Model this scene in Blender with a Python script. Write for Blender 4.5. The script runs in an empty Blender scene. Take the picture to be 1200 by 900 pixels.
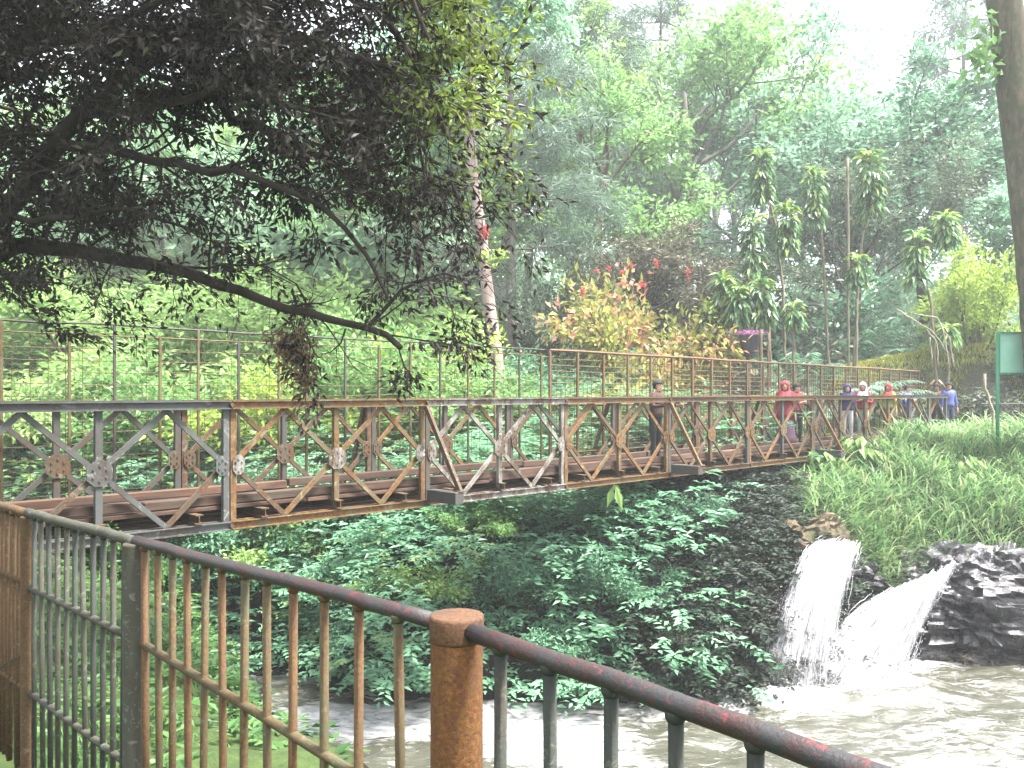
HAZE = 0.0012
import bpy, math, random
import numpy as np
from mathutils import Vector, noise as mnoise

scene = bpy.context.scene
COL = scene.collection
rs = np.random.RandomState(7)
random.seed(7)
F = 1039.0


def W(px, py, Y):
    """a point seen at (px, py) in the 1200x900 photograph, Y metres away"""
    return np.array([(px - 600.0) * Y / F, Y, (458.0 - py) * Y / F])


def nrm(v):
    v = np.asarray(v, float)
    return v / (np.linalg.norm(v, axis=-1, keepdims=True) + 1e-9)


# ------------------------------------------------------------------ objects
def tag(o, label=None, cat=None, group=None, kind=None):
    if label: o['label'] = label
    if cat: o['category'] = cat
    if group: o['group'] = group
    if kind: o['kind'] = kind
    return o


def empty(name, loc=(0, 0, 0), rz=0.0, label=None, cat=None, group=None):
    o = bpy.data.objects.new(name, None)
    o.empty_display_size = 0.2
    COL.objects.link(o)
    o.location = [float(v) for v in loc]
    o.rotation_euler = (0, 0, rz)
    return tag(o, label, cat, group)


def link(name, me, parent=None, mat=None):
    o = bpy.data.objects.new(name, me)
    COL.objects.link(o)
    if parent is not None: o.parent = parent
    if mat is not None:
        if not me.materials: me.materials.append(mat)
        elif me.materials[0] is not mat:
            o.material_slots[0].link = 'OBJECT'
            o.material_slots[0].material = mat
    return o


def make_mesh(name, v, tris=None, quads=None, mat=None, var=None, smooth=False, mats=None, midx=None, vattr=None):
    v = np.asarray(v, np.float32)
    parts, counts = [], []
    if tris is not None and len(tris):
        t = np.asarray(tris, np.int32); parts.append(t.ravel()); counts.append(np.full(len(t), 3, np.int32))
    if quads is not None and len(quads):
        q = np.asarray(quads, np.int32); parts.append(q.ravel()); counts.append(np.full(len(q), 4, np.int32))
    lv = np.concatenate(parts); lc = np.concatenate(counts)
    me = bpy.data.meshes.new(name)
    me.vertices.add(len(v)); me.vertices.foreach_set('co', v.ravel())
    me.loops.add(len(lv)); me.loops.foreach_set('vertex_index', lv)
    me.polygons.add(len(lc))
    st = np.zeros(len(lc), np.int32); st[1:] = np.cumsum(lc)[:-1]
    me.polygons.foreach_set('loop_start', st)
    if smooth: me.polygons.foreach_set('use_smooth', np.ones(len(lc), bool))
    else: me.polygons.foreach_set('use_smooth', np.zeros(len(lc), bool))
    if midx is not None: me.polygons.foreach_set('material_index', np.asarray(midx, np.int32))
    me.update(calc_edges=True)
    if var is not None:
        a = me.attributes.new('var', 'FLOAT', 'FACE'); a.data.foreach_set('value', np.asarray(var, np.float32))
    if vattr:
        for k, val in vattr.items():
            a = me.attributes.new(k, 'FLOAT', 'POINT'); a.data.foreach_set('value', np.asarray(val, np.float32))
    for m in (mats or ([mat] if mat else [])): me.materials.append(m)
    me.validate()
    return me


class MB:
    """collects plain solids into one mesh"""
    def __init__(s): s.v = []; s.t = []; s.q = []; s.n = 0

    def add(s, v, tris=(), quads=()):
        v = np.asarray(v, float)
        for t in tris: s.t.append([i + s.n for i in t])
        for q in quads: s.q.append([i + s.n for i in q])
        s.v.append(v); s.n += len(v)

    def box(s, c, d, R=None, bev=0.0):
        c = np.asarray(c, float); h = np.asarray(d, float) / 2
        if bev <= 0:
            p = np.array([[x, y, z] for x in (-1, 1) for y in (-1, 1) for z in (-1, 1)], float) * h
            q = [(0, 1, 3, 2), (4, 6, 7, 5), (0, 4, 5, 1), (2, 3, 7, 6), (0, 2, 6, 4), (1, 5, 7, 3)]
            if R is not None: p = p @ np.asarray(R).T
            s.add(p + c, (), q); return
        b = min(bev, h.min() * 0.6)           # chamfered box: three loops of corners
        pts = []; idx = {}
        for x in (-1, 1):
            for y in (-1, 1):
                for z in (-1, 1):
                    for a in range(3):
                        e = np.array([x, y, z], float) * (h - b); e[a] = [x, y, z][a] * h[a]
                        idx[(x, y, z, a)] = len(pts); pts.append(e)
        q = []; t = []
        for a in range(3):
            o1, o2 = (a + 1) % 3, (a + 2) % 3
            for sg in (-1, 1):
                f = []
                for u, w in ((-1, -1), (1, -1), (1, 1), (-1, 1)):
                    k = [0, 0, 0]; k[a] = sg; k[o1] = u; k[o2] = w
                    f.append(idx[(k[0], k[1], k[2], a)])
                q.append(f if sg > 0 else f[::-1])
            for u in (-1, 1):
                for w in (-1, 1):
                    k = [0, 0, 0]; k[o1] = u; k[o2] = w
                    k[a] = -1; m = tuple(k); k[a] = 1; p_ = tuple(k)
                    f = [idx[m + (o1,)], idx[p_ + (o1,)], idx[p_ + (o2,)], idx[m + (o2,)]]
                    q.append(f if u * w > 0 else f[::-1])
        for x in (-1, 1):
            for y in (-1, 1):
                for z in (-1, 1):
                    f = [idx[(x, y, z, 0)], idx[(x, y, z, 1)], idx[(x, y, z, 2)]]
                    t.append(f if x * y * z > 0 else f[::-1])
        p = np.array(pts)
        if R is not None: p = p @ np.asarray(R).T
        s.add(p + c, t, q)

    def bar(s, a, b, w, d, ref=(0, 1, 0), bev=0.0):
        """rectangular bar from a to b, w across, d along ref"""
        a = np.asarray(a, float); b = np.asarray(b, float)
        z = nrm(b - a); y = np.asarray(ref, float); y = nrm(y - z * (y @ z)); x = np.cross(y, z)
        s.box((a + b) / 2, (w, d, np.linalg.norm(b - a)), np.stack([x, y, z], 1), bev)

    def tube(s, pts, r, n=8, cap=True):
        pts = np.asarray(pts, float); m = len(pts)
        r = np.full(m, r, float) if np.isscalar(r) else np.asarray(r, float)
        tan = np.zeros_like(pts); tan[1:-1] = pts[2:] - pts[:-2]; tan[0] = pts[1] - pts[0]; tan[-1] = pts[-1] - pts[-2]
        tan = nrm(tan)
        ref = np.array([0, 0, 1.0]) if abs(tan[0][2]) < 0.9 else np.array([1.0, 0, 0])
        rings = []; u = nrm(np.cross(ref, tan[0]))
        an = np.arange(n) * 2 * math.pi / n
        for i in range(m):
            u = nrm(u - tan[i] * (u @ tan[i])); w = np.cross(tan[i], u)
            rings.append(pts[i] + r[i] * (np.cos(an)[:, None] * u + np.sin(an)[:, None] * w))
        v = np.concatenate(rings); q = []; t = []
        for i in range(m - 1):
            for j in range(n):
                k = (j + 1) % n
                q.append((i * n + j, i * n + k, (i + 1) * n + k, (i + 1) * n + j))
        if cap:
            v = np.concatenate([v, pts[:1], pts[-1:]])
            for j in range(n):
                k = (j + 1) % n
                t.append((m * n, k, j)); t.append((m * n + 1, (m - 1) * n + j, (m - 1) * n + k))
        s.add(v, t, q)

    def prism(s, poly, y0, y1):
        """polygon in x-z extruded along y"""
        n = len(poly); v = [(x, y0, z) for x, z in poly] + [(x, y1, z) for x, z in poly]
        c0 = np.mean(poly, 0)
        v += [(c0[0], y0, c0[1]), (c0[0], y1, c0[1])]
        q = [(i, (i + 1) % n, n + (i + 1) % n, n + i) for i in range(n)]
        t = [(2 * n, (i + 1) % n, i) for i in range(n)] + [(2 * n + 1, n + i, n + (i + 1) % n) for i in range(n)]
        s.add(v, t, q)

    def mesh(s, name, mat, smooth=False):
        me = make_mesh(name, np.concatenate(s.v), s.t, s.q, mat, smooth=smooth)
        return me

    def build(s, name, mat, parent=None, smooth=False):
        return link(name, s.mesh(name, mat, smooth), parent)


# ------------------------------------------------------------------ materials
def new_mat(name):
    m = bpy.data.materials.new(name); m.use_nodes = True
    nt = m.node_tree; nt.nodes.clear()
    out = nt.nodes.new('ShaderNodeOutputMaterial')
    return m, nt, out


def N(nt, kind, **kw):
    n = nt.nodes.new(kind)
    for k, v in kw.items():
        if k in n.inputs: n.inputs[k].default_value = v
        else: setattr(n, k, v)
    return n


def ramp(nt, fac, stops):
    r = nt.nodes.new('ShaderNodeValToRGB'); cr = r.color_ramp
    while len(cr.elements) < len(stops): cr.elements.new(0.5)
    for e, (p, c) in zip(cr.elements, stops):
        e.position = p; e.color = (c[0], c[1], c[2], 1) if not np.isscalar(c) else (c, c, c, 1)
    nt.links.new(fac, r.inputs[0])
    return r.outputs[0]


def coords(nt, kind='Object', rnd=True):
    tc = N(nt, 'ShaderNodeTexCoord').outputs[kind]
    if not rnd: return tc
    oi = N(nt, 'ShaderNodeObjectInfo')
    mul = N(nt, 'ShaderNodeMath', operation='MULTIPLY'); nt.links.new(oi.outputs['Random'], mul.inputs[0]); mul.inputs[1].default_value = 37.0
    ad = N(nt, 'ShaderNodeVectorMath', operation='ADD')
    nt.links.new(tc, ad.inputs[0]); nt.links.new(mul.outputs[0], ad.inputs[1])
    return ad.outputs[0]


def tex(nt, co, scale, detail=4, rough=0.6, dist=0.0, stretch=None):
    if stretch:
        mp = N(nt, 'ShaderNodeMapping'); mp.inputs['Scale'].default_value = stretch
        nt.links.new(co, mp.inputs['Vector']); co = mp.outputs[0]
    n = N(nt, 'ShaderNodeTexNoise'); n.inputs['Scale'].default_value = scale; n.inputs['Detail'].default_value = detail
    n.inputs['Roughness'].default_value = rough; n.inputs['Distortion'].default_value = dist
    nt.links.new(co, n.inputs['Vector'])
    return n.outputs['Fac']


def mixc(nt, fac, a, b):
    m = nt.nodes.new('ShaderNodeMix'); m.data_type = 'RGBA'
    if np.isscalar(fac): m.inputs[0].default_value = fac
    else: nt.links.new(fac, m.inputs[0])
    for sock, v in ((m.inputs[6], a), (m.inputs[7], b)):
        if isinstance(v, (tuple, list)): sock.default_value = (v[0], v[1], v[2], 1)
        else: nt.links.new(v, sock)
    return m.outputs[2]


def bump(nt, h, strength, dist=0.02):
    b = N(nt, 'ShaderNodeBump'); b.inputs['Strength'].default_value = strength; b.inputs['Distance'].default_value = dist
    nt.links.new(h, b.inputs['Height'])
    return b.outputs[0]


def principled(nt, out, col, rough=0.7, metal=0.0, normal=None, spec=0.4):
    p = N(nt, 'ShaderNodeBsdfPrincipled')
    if isinstance(col, (tuple, list)): p.inputs['Base Color'].default_value = (col[0], col[1], col[2], 1)
    else: nt.links.new(col, p.inputs['Base Color'])
    if np.isscalar(rough): p.inputs['Roughness'].default_value = rough
    else: nt.links.new(rough, p.inputs['Roughness'])
    p.inputs['Metallic'].default_value = metal
    p.inputs['Specular IOR Level'].default_value = spec
    if normal is not None: nt.links.new(normal, p.inputs['Normal'])
    nt.links.new(p.outputs[0], out.inputs[0])
    return p


def plain(name, col, rough=0.7, var=0.25, scale=8):
    m, nt, out = new_mat(name)
    co = coords(nt); n = tex(nt, co, scale, 5)
    c = ramp(nt, n, [(0.3, tuple(x * (1 - var) for x in col)), (0.7, tuple(min(1, x * (1 + var)) for x in col))])
    principled(nt, out, c, rough, normal=bump(nt, n, 0.15, 0.01))
    return m


def rust(name, paint, c1, c2, amount=0.5, scale=6.0, flecks=None, rough=0.75):
    """painted steel, flaked and rusted: paint over two rust tones"""
    m, nt, out = new_mat(name)
    co = coords(nt)
    big = tex(nt, co, scale, 6, 0.7, 0.4, (1, 1, .45)); fine = tex(nt, co, scale * 7, 5, 0.7)
    r = ramp(nt, fine, [(0.32, tuple(x * .60 for x in c1)), (0.68, tuple(x * .60 for x in c2))])
    lo = 0.72 - amount * 0.5
    paint = tuple(x * .60 for x in paint); flecks = tuple(x * .60 for x in flecks) if flecks else None
    f = ramp(nt, big, [(max(0.0, lo - 0.08), 0.0), (lo + 0.08, 1.0)])
    c = mixc(nt, f, paint, r)
    if flecks:
        fl = tex(nt, co, scale * 2.3, 5, 0.75, 0.8)
        c = mixc(nt, ramp(nt, fl, [(0.58, 0.0), (0.63, 1.0)]), c, flecks)
    principled(nt, out, c, rough, normal=bump(nt, fine, 0.5, 0.006), spec=0.35)
    return m


def leaf_mat(name, c1, c2, trans=0.35, rough=0.5, c3=None, spec=0.35, p2=0.8, p3=0.97):
    m, nt, out = new_mat(name)
    at = N(nt, 'ShaderNodeAttribute'); at.attribute_name = 'var'
    st = [(0.0, c1), (p2, c2)] + ([(p3, c3)] if c3 else [])
    col = ramp(nt, at.outputs['Fac'], st)
    oi = N(nt, 'ShaderNodeObjectInfo')
    mr = N(nt, 'ShaderNodeMapRange'); nt.links.new(oi.outputs['Random'], mr.inputs[0]); mr.inputs[3].default_value = 0.85; mr.inputs[4].default_value = 1.15
    hs = N(nt, 'ShaderNodeHueSaturation'); nt.links.new(col, hs.inputs['Color']); nt.links.new(mr.outputs[0], hs.inputs['Value'])
    p = N(nt, 'ShaderNodeBsdfPrincipled'); nt.links.new(hs.outputs[0], p.inputs['Base Color'])
    p.inputs['Roughness'].default_value = rough; p.inputs['Specular IOR Level'].default_value = spec
    tr = N(nt, 'ShaderNodeBsdfTranslucent'); nt.links.new(hs.outputs[0], tr.inputs['Color'])
    mx = N(nt, 'ShaderNodeMixShader'); mx.inputs[0].default_value = trans
    nt.links.new(p.outputs[0], mx.inputs[1]); nt.links.new(tr.outputs[0], mx.inputs[2]); nt.links.new(mx.outputs[0], out.inputs[0])
    return m


def bark(name, c1, c2, c3=None, scale=6, rough=0.9):
    m, nt, out = new_mat(name)
    co = coords(nt)
    a = tex(nt, co, scale, 6, 0.7, 0.3, (1, 1, 0.25)); b = tex(nt, co, scale * 0.5, 5, 0.7, 0.6)
    c = ramp(nt, a, [(0.3, c1), (0.7, c2)])
    if c3: c = mixc(nt, ramp(nt, b, [(0.48, 0.0), (0.6, 1.0)]), c, c3)
    principled(nt, out, c, rough, normal=bump(nt, a, 0.7, 0.02), spec=0.2)
    return m


# ------------------------------------------------------------------ leaves and branches
def leaf_geo(c, d, n, L, Wd, fold=0.25, drop=0.12, wide=0.42):
    c = np.asarray(c, float); d = nrm(d); n = np.asarray(n, float); n = nrm(n - d * (n * d).sum(1, keepdims=True))
    s = np.cross(d, n); L = np.broadcast_to(np.asarray(L, float), (len(c),))[:, None]; Wd = np.broadcast_to(np.asarray(Wd, float), (len(c),))[:, None]
    b = c; l = c + d * L * wide + s * Wd / 2 + n * fold * Wd / 2; r = c + d * L * wide - s * Wd / 2 + n * fold * Wd / 2
    t = c + d * L - n * drop * L
    v = np.stack([b, l, t, r], 1).reshape(-1, 3)
    i = np.arange(len(c))[:, None] * 4
    f = np.concatenate([i + np.array([[0, 2, 1]]), i + np.array([[0, 3, 2]])], 1).reshape(-1, 3)
    return v, f


def leaf_mesh(name, c, d, n, L, Wd, mat, var, **kw):
    v, f = leaf_geo(c, d, n, L, Wd, **kw)
    return make_mesh(name, v, f, None, mat, var=np.repeat(var, 2))


def rdir(k, up=0.0, r=rs):
    d = r.normal(size=(k, 3)); d = nrm(d); d[:, 2] += up
    return nrm(d)


def polyline(pts, step=0.3, jit=0.0, r=rs):
    pts = np.asarray(pts, float); out = [pts[0]]
    for a, b in zip(pts[:-1], pts[1:]):
        k = max(1, int(np.linalg.norm(b - a) / step))
        for i in range(1, k + 1):
            p = a + (b - a) * i / k
            out.append(p + (r.normal(size=3) * jit if i < k else 0))
    return np.array(out)


def grow(r, p, d, L, rad, lev, maxl, out, twigs, wander=0.18, trop=0.06, kids=(3, 5), ang=(0.5, 1.0), shrink=(0.45, 0.7), seg=0.45, start=0.35, droop=0.0):
    k = max(3, int(L / seg)); pts = [np.array(p, float)]; d = nrm(d)
    for i in range(k):
        d = nrm(d + r.normal(size=3) * wander + np.array([0, 0, trop - droop * (i / k)]))
        pts.append(pts[-1] + d * L / k)
    pts = np.array(pts); rr = np.linspace(rad, rad * (0.35 if lev < maxl else 0.15), len(pts))
    out.append((pts, rr))
    if lev >= maxl:
        twigs.append(pts); return
    for _ in range(r.randint(kids[0], kids[1] + 1)):
        t = start + (1 - start) * r.rand(); j = min(int(t * k), k - 1)
        q = pts[j] + (pts[j + 1] - pts[j]) * (t * k - j)
        dd = nrm(pts[j + 1] - pts[j]); ax = nrm(np.cross(dd, r.normal(size=3)))
        a = r.uniform(*ang); nd = dd * math.cos(a) + ax * math.sin(a)
        grow(r, q, nd, L * r.uniform(*shrink), max(rr[j] * 0.6, 0.004), lev + 1, maxl, out, twigs, wander, trop, kids, ang, shrink, seg, 0.2, droop)
    twigs.append(pts[len(pts) // 2:])


def branch_mesh(name, br, mat, minr=0.0, sides=7):
    mb = MB()
    for pts, rr in br:
        if rr[0] < minr: continue
        mb.tube(pts, rr, sides if rr[0] > 0.05 else 5 if rr[0] > 0.015 else 4, cap=False)
    return mb.mesh(name, mat, smooth=True)


def twig_leaves(r, twigs, count, spread, L, Wd, up=0.4, droop=0.2, hue=None):
    """leaf positions and directions scattered in sprays about the twigs"""
    ln = np.array([len(t) for t in twigs], float); pick = r.choice(len(twigs), count, p=ln / ln.sum())
    c = np.empty((count, 3)); d = np.empty((count, 3))
    f = r.rand(count)
    for i in range(count):
        t = twigs[pick[i]]; x = f[i] * (len(t) - 1); j = min(int(x), len(t) - 2)
        c[i] = t[j] + (t[j + 1] - t[j]) * (x - j); d[i] = t[j + 1] - t[j]
    off = r.normal(size=(count, 3)) * spread * np.array([1, 1, 0.55])
    c += off
    dd = nrm(nrm(d) * 0.6 + nrm(off) * 0.7 + r.normal(size=(count, 3)) * 0.5 - np.array([0, 0, droop]))
    n = nrm(r.normal(size=(count, 3)) * 0.6 + np.array([0, 0, 1.0]) * up * 2)
    tone = r.rand(len(twigs))[pick] * 0.55 + r.rand(count) * 0.45
    return c, dd, n, L * r.uniform(0.7, 1.25, count), Wd * r.uniform(0.75, 1.2, count), tone
# ================================================================== camera, light, air
cam = bpy.data.cameras.new('camera'); cam_o = bpy.data.objects.new('camera', cam); COL.objects.link(cam_o)
cam.sensor_width = 36; cam.lens = 36 * F / 1200.0; cam.shift_y = 8 / 1200.0
cam.clip_start = 0.05; cam.clip_end = 2000
cam_o.rotation_euler = (math.radians(90), 0, 0)
scene.camera = cam_o

SUN_DIR = nrm(np.array([0.42, -0.16, 1.0]))
elev = math.asin(SUN_DIR[2]); azim = math.atan2(SUN_DIR[0], SUN_DIR[1])
world = bpy.data.worlds.new('World'); scene.world = world; world.use_nodes = True
wn = world.node_tree; wn.nodes.clear()
wo = wn.nodes.new('ShaderNodeOutputWorld'); bg = wn.nodes.new('ShaderNodeBackground')
sky = wn.nodes.new('ShaderNodeTexSky'); sky.sky_type = 'NISHITA'; sky.sun_disc = False
sky.sun_elevation = elev; sky.sun_rotation = azim; sky.air_density = 1.0; sky.dust_density = 4.0; sky.ozone_density = 1.0
hs = wn.nodes.new('ShaderNodeHueSaturation'); hs.inputs['Saturation'].default_value = 0.30   # overcast: the blue is mostly gone
wn.links.new(sky.outputs[0], hs.inputs['Color']); wn.links.new(hs.outputs[0], bg.inputs[0])
bg.inputs[1].default_value = 0.15
wn.links.new(bg.outputs[0], wo.inputs[0])
sl = bpy.data.lights.new('sun', 'SUN'); so = bpy.data.objects.new('sun', sl); COL.objects.link(so)
sl.energy = 3.7; sl.angle = math.radians(12); sl.color = (1.0, 0.96, 0.9)
so.rotation_euler = Vector([-float(v) for v in SUN_DIR]).to_track_quat('-Z', 'Y').to_euler(); so.location = (20, 5, 60)

scene.view_settings.view_transform = 'Standard'; scene.view_settings.look = 'None'
scene.view_settings.gamma = 1.0; scene.view_settings.use_curve_mapping = False
scene.view_settings.exposure = 2.7
cy = scene.cycles
cy.max_bounces = 5; cy.diffuse_bounces = 2; cy.glossy_bounces = 2; cy.transmission_bounces = 3; cy.transparent_max_bounces = 12; cy.volume_bounces = 1
cy.use_denoising = True
try: cy.denoiser = 'OPENIMAGEDENOISE'
except Exception: pass
cy.sample_clamp_indirect = 6.0
cy.caustics_reflective = False; cy.caustics_refractive = False

# ================================================================== ground
BED, WATER_Z = -6.1, -5.5
NEAR = np.array([(40, 6.5), (8, 6), (1, 5.5), (-.3, 7), (-1.5, 9), (-3.6, 13.3), (-8, 14.8), (-20, 15.5), (-60, 16)], float)
FAR = np.array([(40, 19.5), (11, 18.6), (8.6, 18.2), (7, 17.3), (5.2, 16.1), (2, 15.5), (-2, 15.7), (-4, 17), (-9, 19), (-20, 20), (-60, 21)], float)


def pdist(x, y, P):
    best = np.full(x.shape, 1e9)
    for a, b in zip(P[:-1], P[1:]):
        d = b - a; t = np.clip(((x - a[0]) * d[0] + (y - a[1]) * d[1]) / (d @ d), 0, 1)
        best = np.minimum(best, np.hypot(x - a[0] - t * d[0], y - a[1] - t * d[1]))
    return best


def shore_y(x, P):
    o = np.argsort(P[:, 0]); return np.interp(x, P[o, 0], P[o, 1])


def vnoise(x, y, s, seed=0.0, oct=3):
    out = np.empty(x.shape); fx = x.ravel(); fy = y.ravel(); o = out.ravel()
    for i in range(len(fx)):
        o[i] = mnoise.fractal(Vector((fx[i] * s + seed, fy[i] * s - seed, seed * 1.7)), 1.0, 2.0, oct)
    return o.reshape(x.shape)


def height(x, y, rough=True):
    x = np.asarray(x, float); y = np.asarray(y, float)
    dn, df = pdist(x, y, NEAR), pdist(x, y, FAR)
    inside = (y > shore_y(x, NEAR)) & (y < shore_y(x, FAR))
    d = np.minimum(dn, df); near = (~inside) & (dn < df) & (y < 17)
    zn = WATER_Z + np.interp(d, [0, .4, 1.8, 3.5, 6], [0, .8, 3.3, 3.85, 3.9])
    left = np.clip((-x - 1) / 3, 0, 1)
    zf = WATER_Z + np.interp(d, [0, .3, 1.5, 3, 5, 9], [0, .9, 2.3, 3.2, 3.85, 4.05]) * (1 - left) + left * np.interp(d, [0, .5, 4, 8], [0, .6, 3.2, 4.0])
    back = np.clip(y - np.where(x > 6, 30, 26), 0, 400)
    hl = np.clip((4 - x) / 10, 0, 1)
    hill = hl * (np.minimum(back * .36, 20 + back * .06)) + (1 - hl) * np.minimum(back * .09, 3 + back * .01)
    hill += (1.95 + .95 * np.clip((x - 12) / 5, 0, 1)) * np.exp(-((y - 33.5) / 2.0) ** 2) * np.clip((x - 10.5) / 2, 0, 1)
    hill += 0.15 * np.clip((x - 8) / 4, 0, 1) * np.clip((y - 20) / 4, 0, 1) * (1 - np.clip((y - 27) / 3, 0, 1))
    zf = zf + hill
    z = np.where(near, zn, zf)
    z = np.where(inside, WATER_Z - np.minimum(d * .8, .6), z)
    if rough:
        n = vnoise(x, y, .8, 3.3, 4)
        amp = np.where(inside, .05, np.clip(d * .25, 0, .32))
        amp = np.where(near & (d > 3.5), .05, amp)
        amp = np.where(y > 30, .5, amp)
        z = z + n * amp
    return z


def axis(lo, hi, fine_lo, fine_hi, step):
    a = list(np.arange(fine_lo, fine_hi + 1e-6, step)); s = step
    v = fine_lo
    while v > lo: s *= 1.25; v -= s; a.insert(0, max(v, lo))
    s = step; v = fine_hi
    while v < hi: s *= 1.25; v += s; a.append(min(v, hi))
    return np.array(a)


gx = axis(-300, 300, -11, 15, .22); gy = axis(-40, 420, 0, 27, .22)
GX, GY = np.meshgrid(gx, gy)
GZ = height(GX, GY)
nx, ny = len(gx), len(gy)
ii = (np.arange(ny - 1)[:, None] * nx + np.arange(nx - 1)[None]).ravel()
gq = np.stack([ii, ii + 1, ii + nx + 1, ii + nx], 1)
m, nt, out = new_mat('ground_soil')
geo = N(nt, 'ShaderNodeNewGeometry')
pos = geo.outputs['Position']; sep = N(nt, 'ShaderNodeSeparateXYZ'); nt.links.new(geo.outputs['Normal'], sep.inputs[0])
n1 = tex(nt, pos, 1.6, 6, .7); n2 = tex(nt, pos, 9, 6, .7)
earth = ramp(nt, n2, [(.3, (.003, .003, .003)), (.6, (.008, .007, .006)), (.82, (.026, .021, .016))])  # steep slopes: dark rock, with the overhang's shade put into the colour
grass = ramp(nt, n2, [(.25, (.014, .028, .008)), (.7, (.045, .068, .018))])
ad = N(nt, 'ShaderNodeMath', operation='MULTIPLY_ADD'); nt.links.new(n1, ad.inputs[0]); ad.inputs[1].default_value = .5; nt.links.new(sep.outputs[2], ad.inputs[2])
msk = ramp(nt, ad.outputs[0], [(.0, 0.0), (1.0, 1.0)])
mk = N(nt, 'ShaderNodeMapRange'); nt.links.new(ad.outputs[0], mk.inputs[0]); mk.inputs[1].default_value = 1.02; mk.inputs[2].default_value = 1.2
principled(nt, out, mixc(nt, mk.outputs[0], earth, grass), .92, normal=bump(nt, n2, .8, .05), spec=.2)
M_GROUND = m
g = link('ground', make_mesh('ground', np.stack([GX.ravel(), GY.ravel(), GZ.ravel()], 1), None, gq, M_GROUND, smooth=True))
tag(g, kind='structure')

# ================================================================== river
FALL_BASES = [((4.95, 15.75), .75), ((6.5, 16.7), .95)]
wx = axis(-60, 40, -7, 13, .12); wy = np.arange(4.0, 22.01, .12)
WX, WY = np.meshgrid(wx, wy)
dn, df = pdist(WX, WY, NEAR), pdist(WX, WY, FAR)
foam_and_glint = np.zeros(WX.shape)
for (bx, by), rr_ in FALL_BASES: foam_and_glint = np.maximum(foam_and_glint, 1.25 * np.exp(-((np.hypot(WX - bx, WY - by) / rr_) ** 2)))
foam_and_glint = np.maximum(foam_and_glint, .95 * np.exp(-(df / .5) ** 2) * np.clip((WX - 5) / 2, .35, 1))           # white edge along the far shore
rap = np.exp(-(((WX - .6 + (WY - 14) * .35) / 1.3) ** 2 + ((WY - 14.2) / 1.7) ** 2))                # rapids running off below the railing
rap = np.maximum(rap, 1.0 * np.exp(-(((WX + 2.6) / 1.6) ** 2 + ((WY - 14.7) / .9) ** 2)))
rap = np.maximum(rap, .8 * np.exp(-(((WX - 2.6) / 1.6) ** 2 + ((WY - 15.3) / .45) ** 2)))
foam_and_glint = np.maximum(foam_and_glint, rap)
foam_and_glint = np.maximum(foam_and_glint, .20 + .16 * np.clip((WX - 4) / 3, 0, 1) * np.exp(-((WY - 13) / 2.2) ** 2))  # right-hand streaks here and below paint the water's reflected glints as foam
foam_and_glint = np.maximum(foam_and_glint, .42 * np.exp(-(((WX - 6.2) / 1.6) ** 2 + ((WY - 12.6) / .9) ** 2)))
chop = vnoise(WX, WY * 1.7, .9, 1.2, 4); chop2 = vnoise(WX, WY * 2.2, 2.6, 6.2, 3)
WZ = WATER_Z + .09 * chop + .045 * chop2 + np.clip(foam_and_glint, 0, 1) * (.10 * np.abs(chop2) + .05) + .22 * np.exp(-((WX - 4.9) / 1.6) ** 2 - ((WY - 15.6) / .5) ** 2)
# a smooth swell thrown up in front of the wide fall
WZ += .16 * np.exp(-((np.hypot((WX - 7.0) * .7, WY - 16.3) - .5) / .35) ** 2)
nwx, nwy = len(wx), len(wy)
ii = (np.arange(nwy - 1)[:, None] * nwx + np.arange(nwx - 1)[None]).ravel()
wq = np.stack([ii, ii + 1, ii + nwx + 1, ii + nwx], 1)
m, nt, out = new_mat('river_water')
pos = N(nt, 'ShaderNodeNewGeometry').outputs['Position']
at = N(nt, 'ShaderNodeAttribute'); at.attribute_name = 'foam_and_glint'
s1 = tex(nt, pos, 2.2, 7, .72, 1.2, (.55, 1.6, 1)); s2 = tex(nt, pos, 7, 5, .7, .6, (.6, 1.8, 1))
ma = N(nt, 'ShaderNodeMath', operation='MULTIPLY_ADD'); nt.links.new(at.outputs['Fac'], ma.inputs[0]); ma.inputs[1].default_value = .62; nt.links.new(s1, ma.inputs[2])
ff = ramp(nt, ma.outputs[0], [(.66, 0.0), (.80, .75), (1.0, 1.0)])
mud = ramp(nt, s2, [(.3, (.026, .028, .020)), (.7, (.056, .055, .039))])
col = mixc(nt, ff, mud, ramp(nt, s2, [(.3, (.06, .06, .063)), (.64, (.34, .345, .35))]))
rg = N(nt, 'ShaderNodeMapRange'); nt.links.new(ff, rg.inputs[0]); rg.inputs[3].default_value = .16; rg.inputs[4].default_value = .75
principled(nt, out, col, rg.outputs[0], normal=bump(nt, s2, .55, .06), spec=.5)
M_WATER = m
w = link('river', make_mesh('river', np.stack([WX.ravel(), WY.ravel(), WZ.ravel()], 1), None, wq, M_WATER, smooth=True, vattr={'foam_and_glint': foam_and_glint.ravel()}))
tag(w, kind='structure')

# ================================================================== haze
mb = MB(); mb.box((0, 195, 26), (640, 500, 68))
m, nt, out = new_mat('haze_air')
pv = N(nt, 'ShaderNodeVolumePrincipled'); pv.inputs['Color'].default_value = (.93, .97, 1.0, 1); pv.inputs['Density'].default_value = HAZE
pv.inputs['Anisotropy'].default_value = .25
nt.links.new(pv.outputs[0], out.inputs['Volume'])
hz = mb.build('haze', m); tag(hz, kind='stuff')

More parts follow.
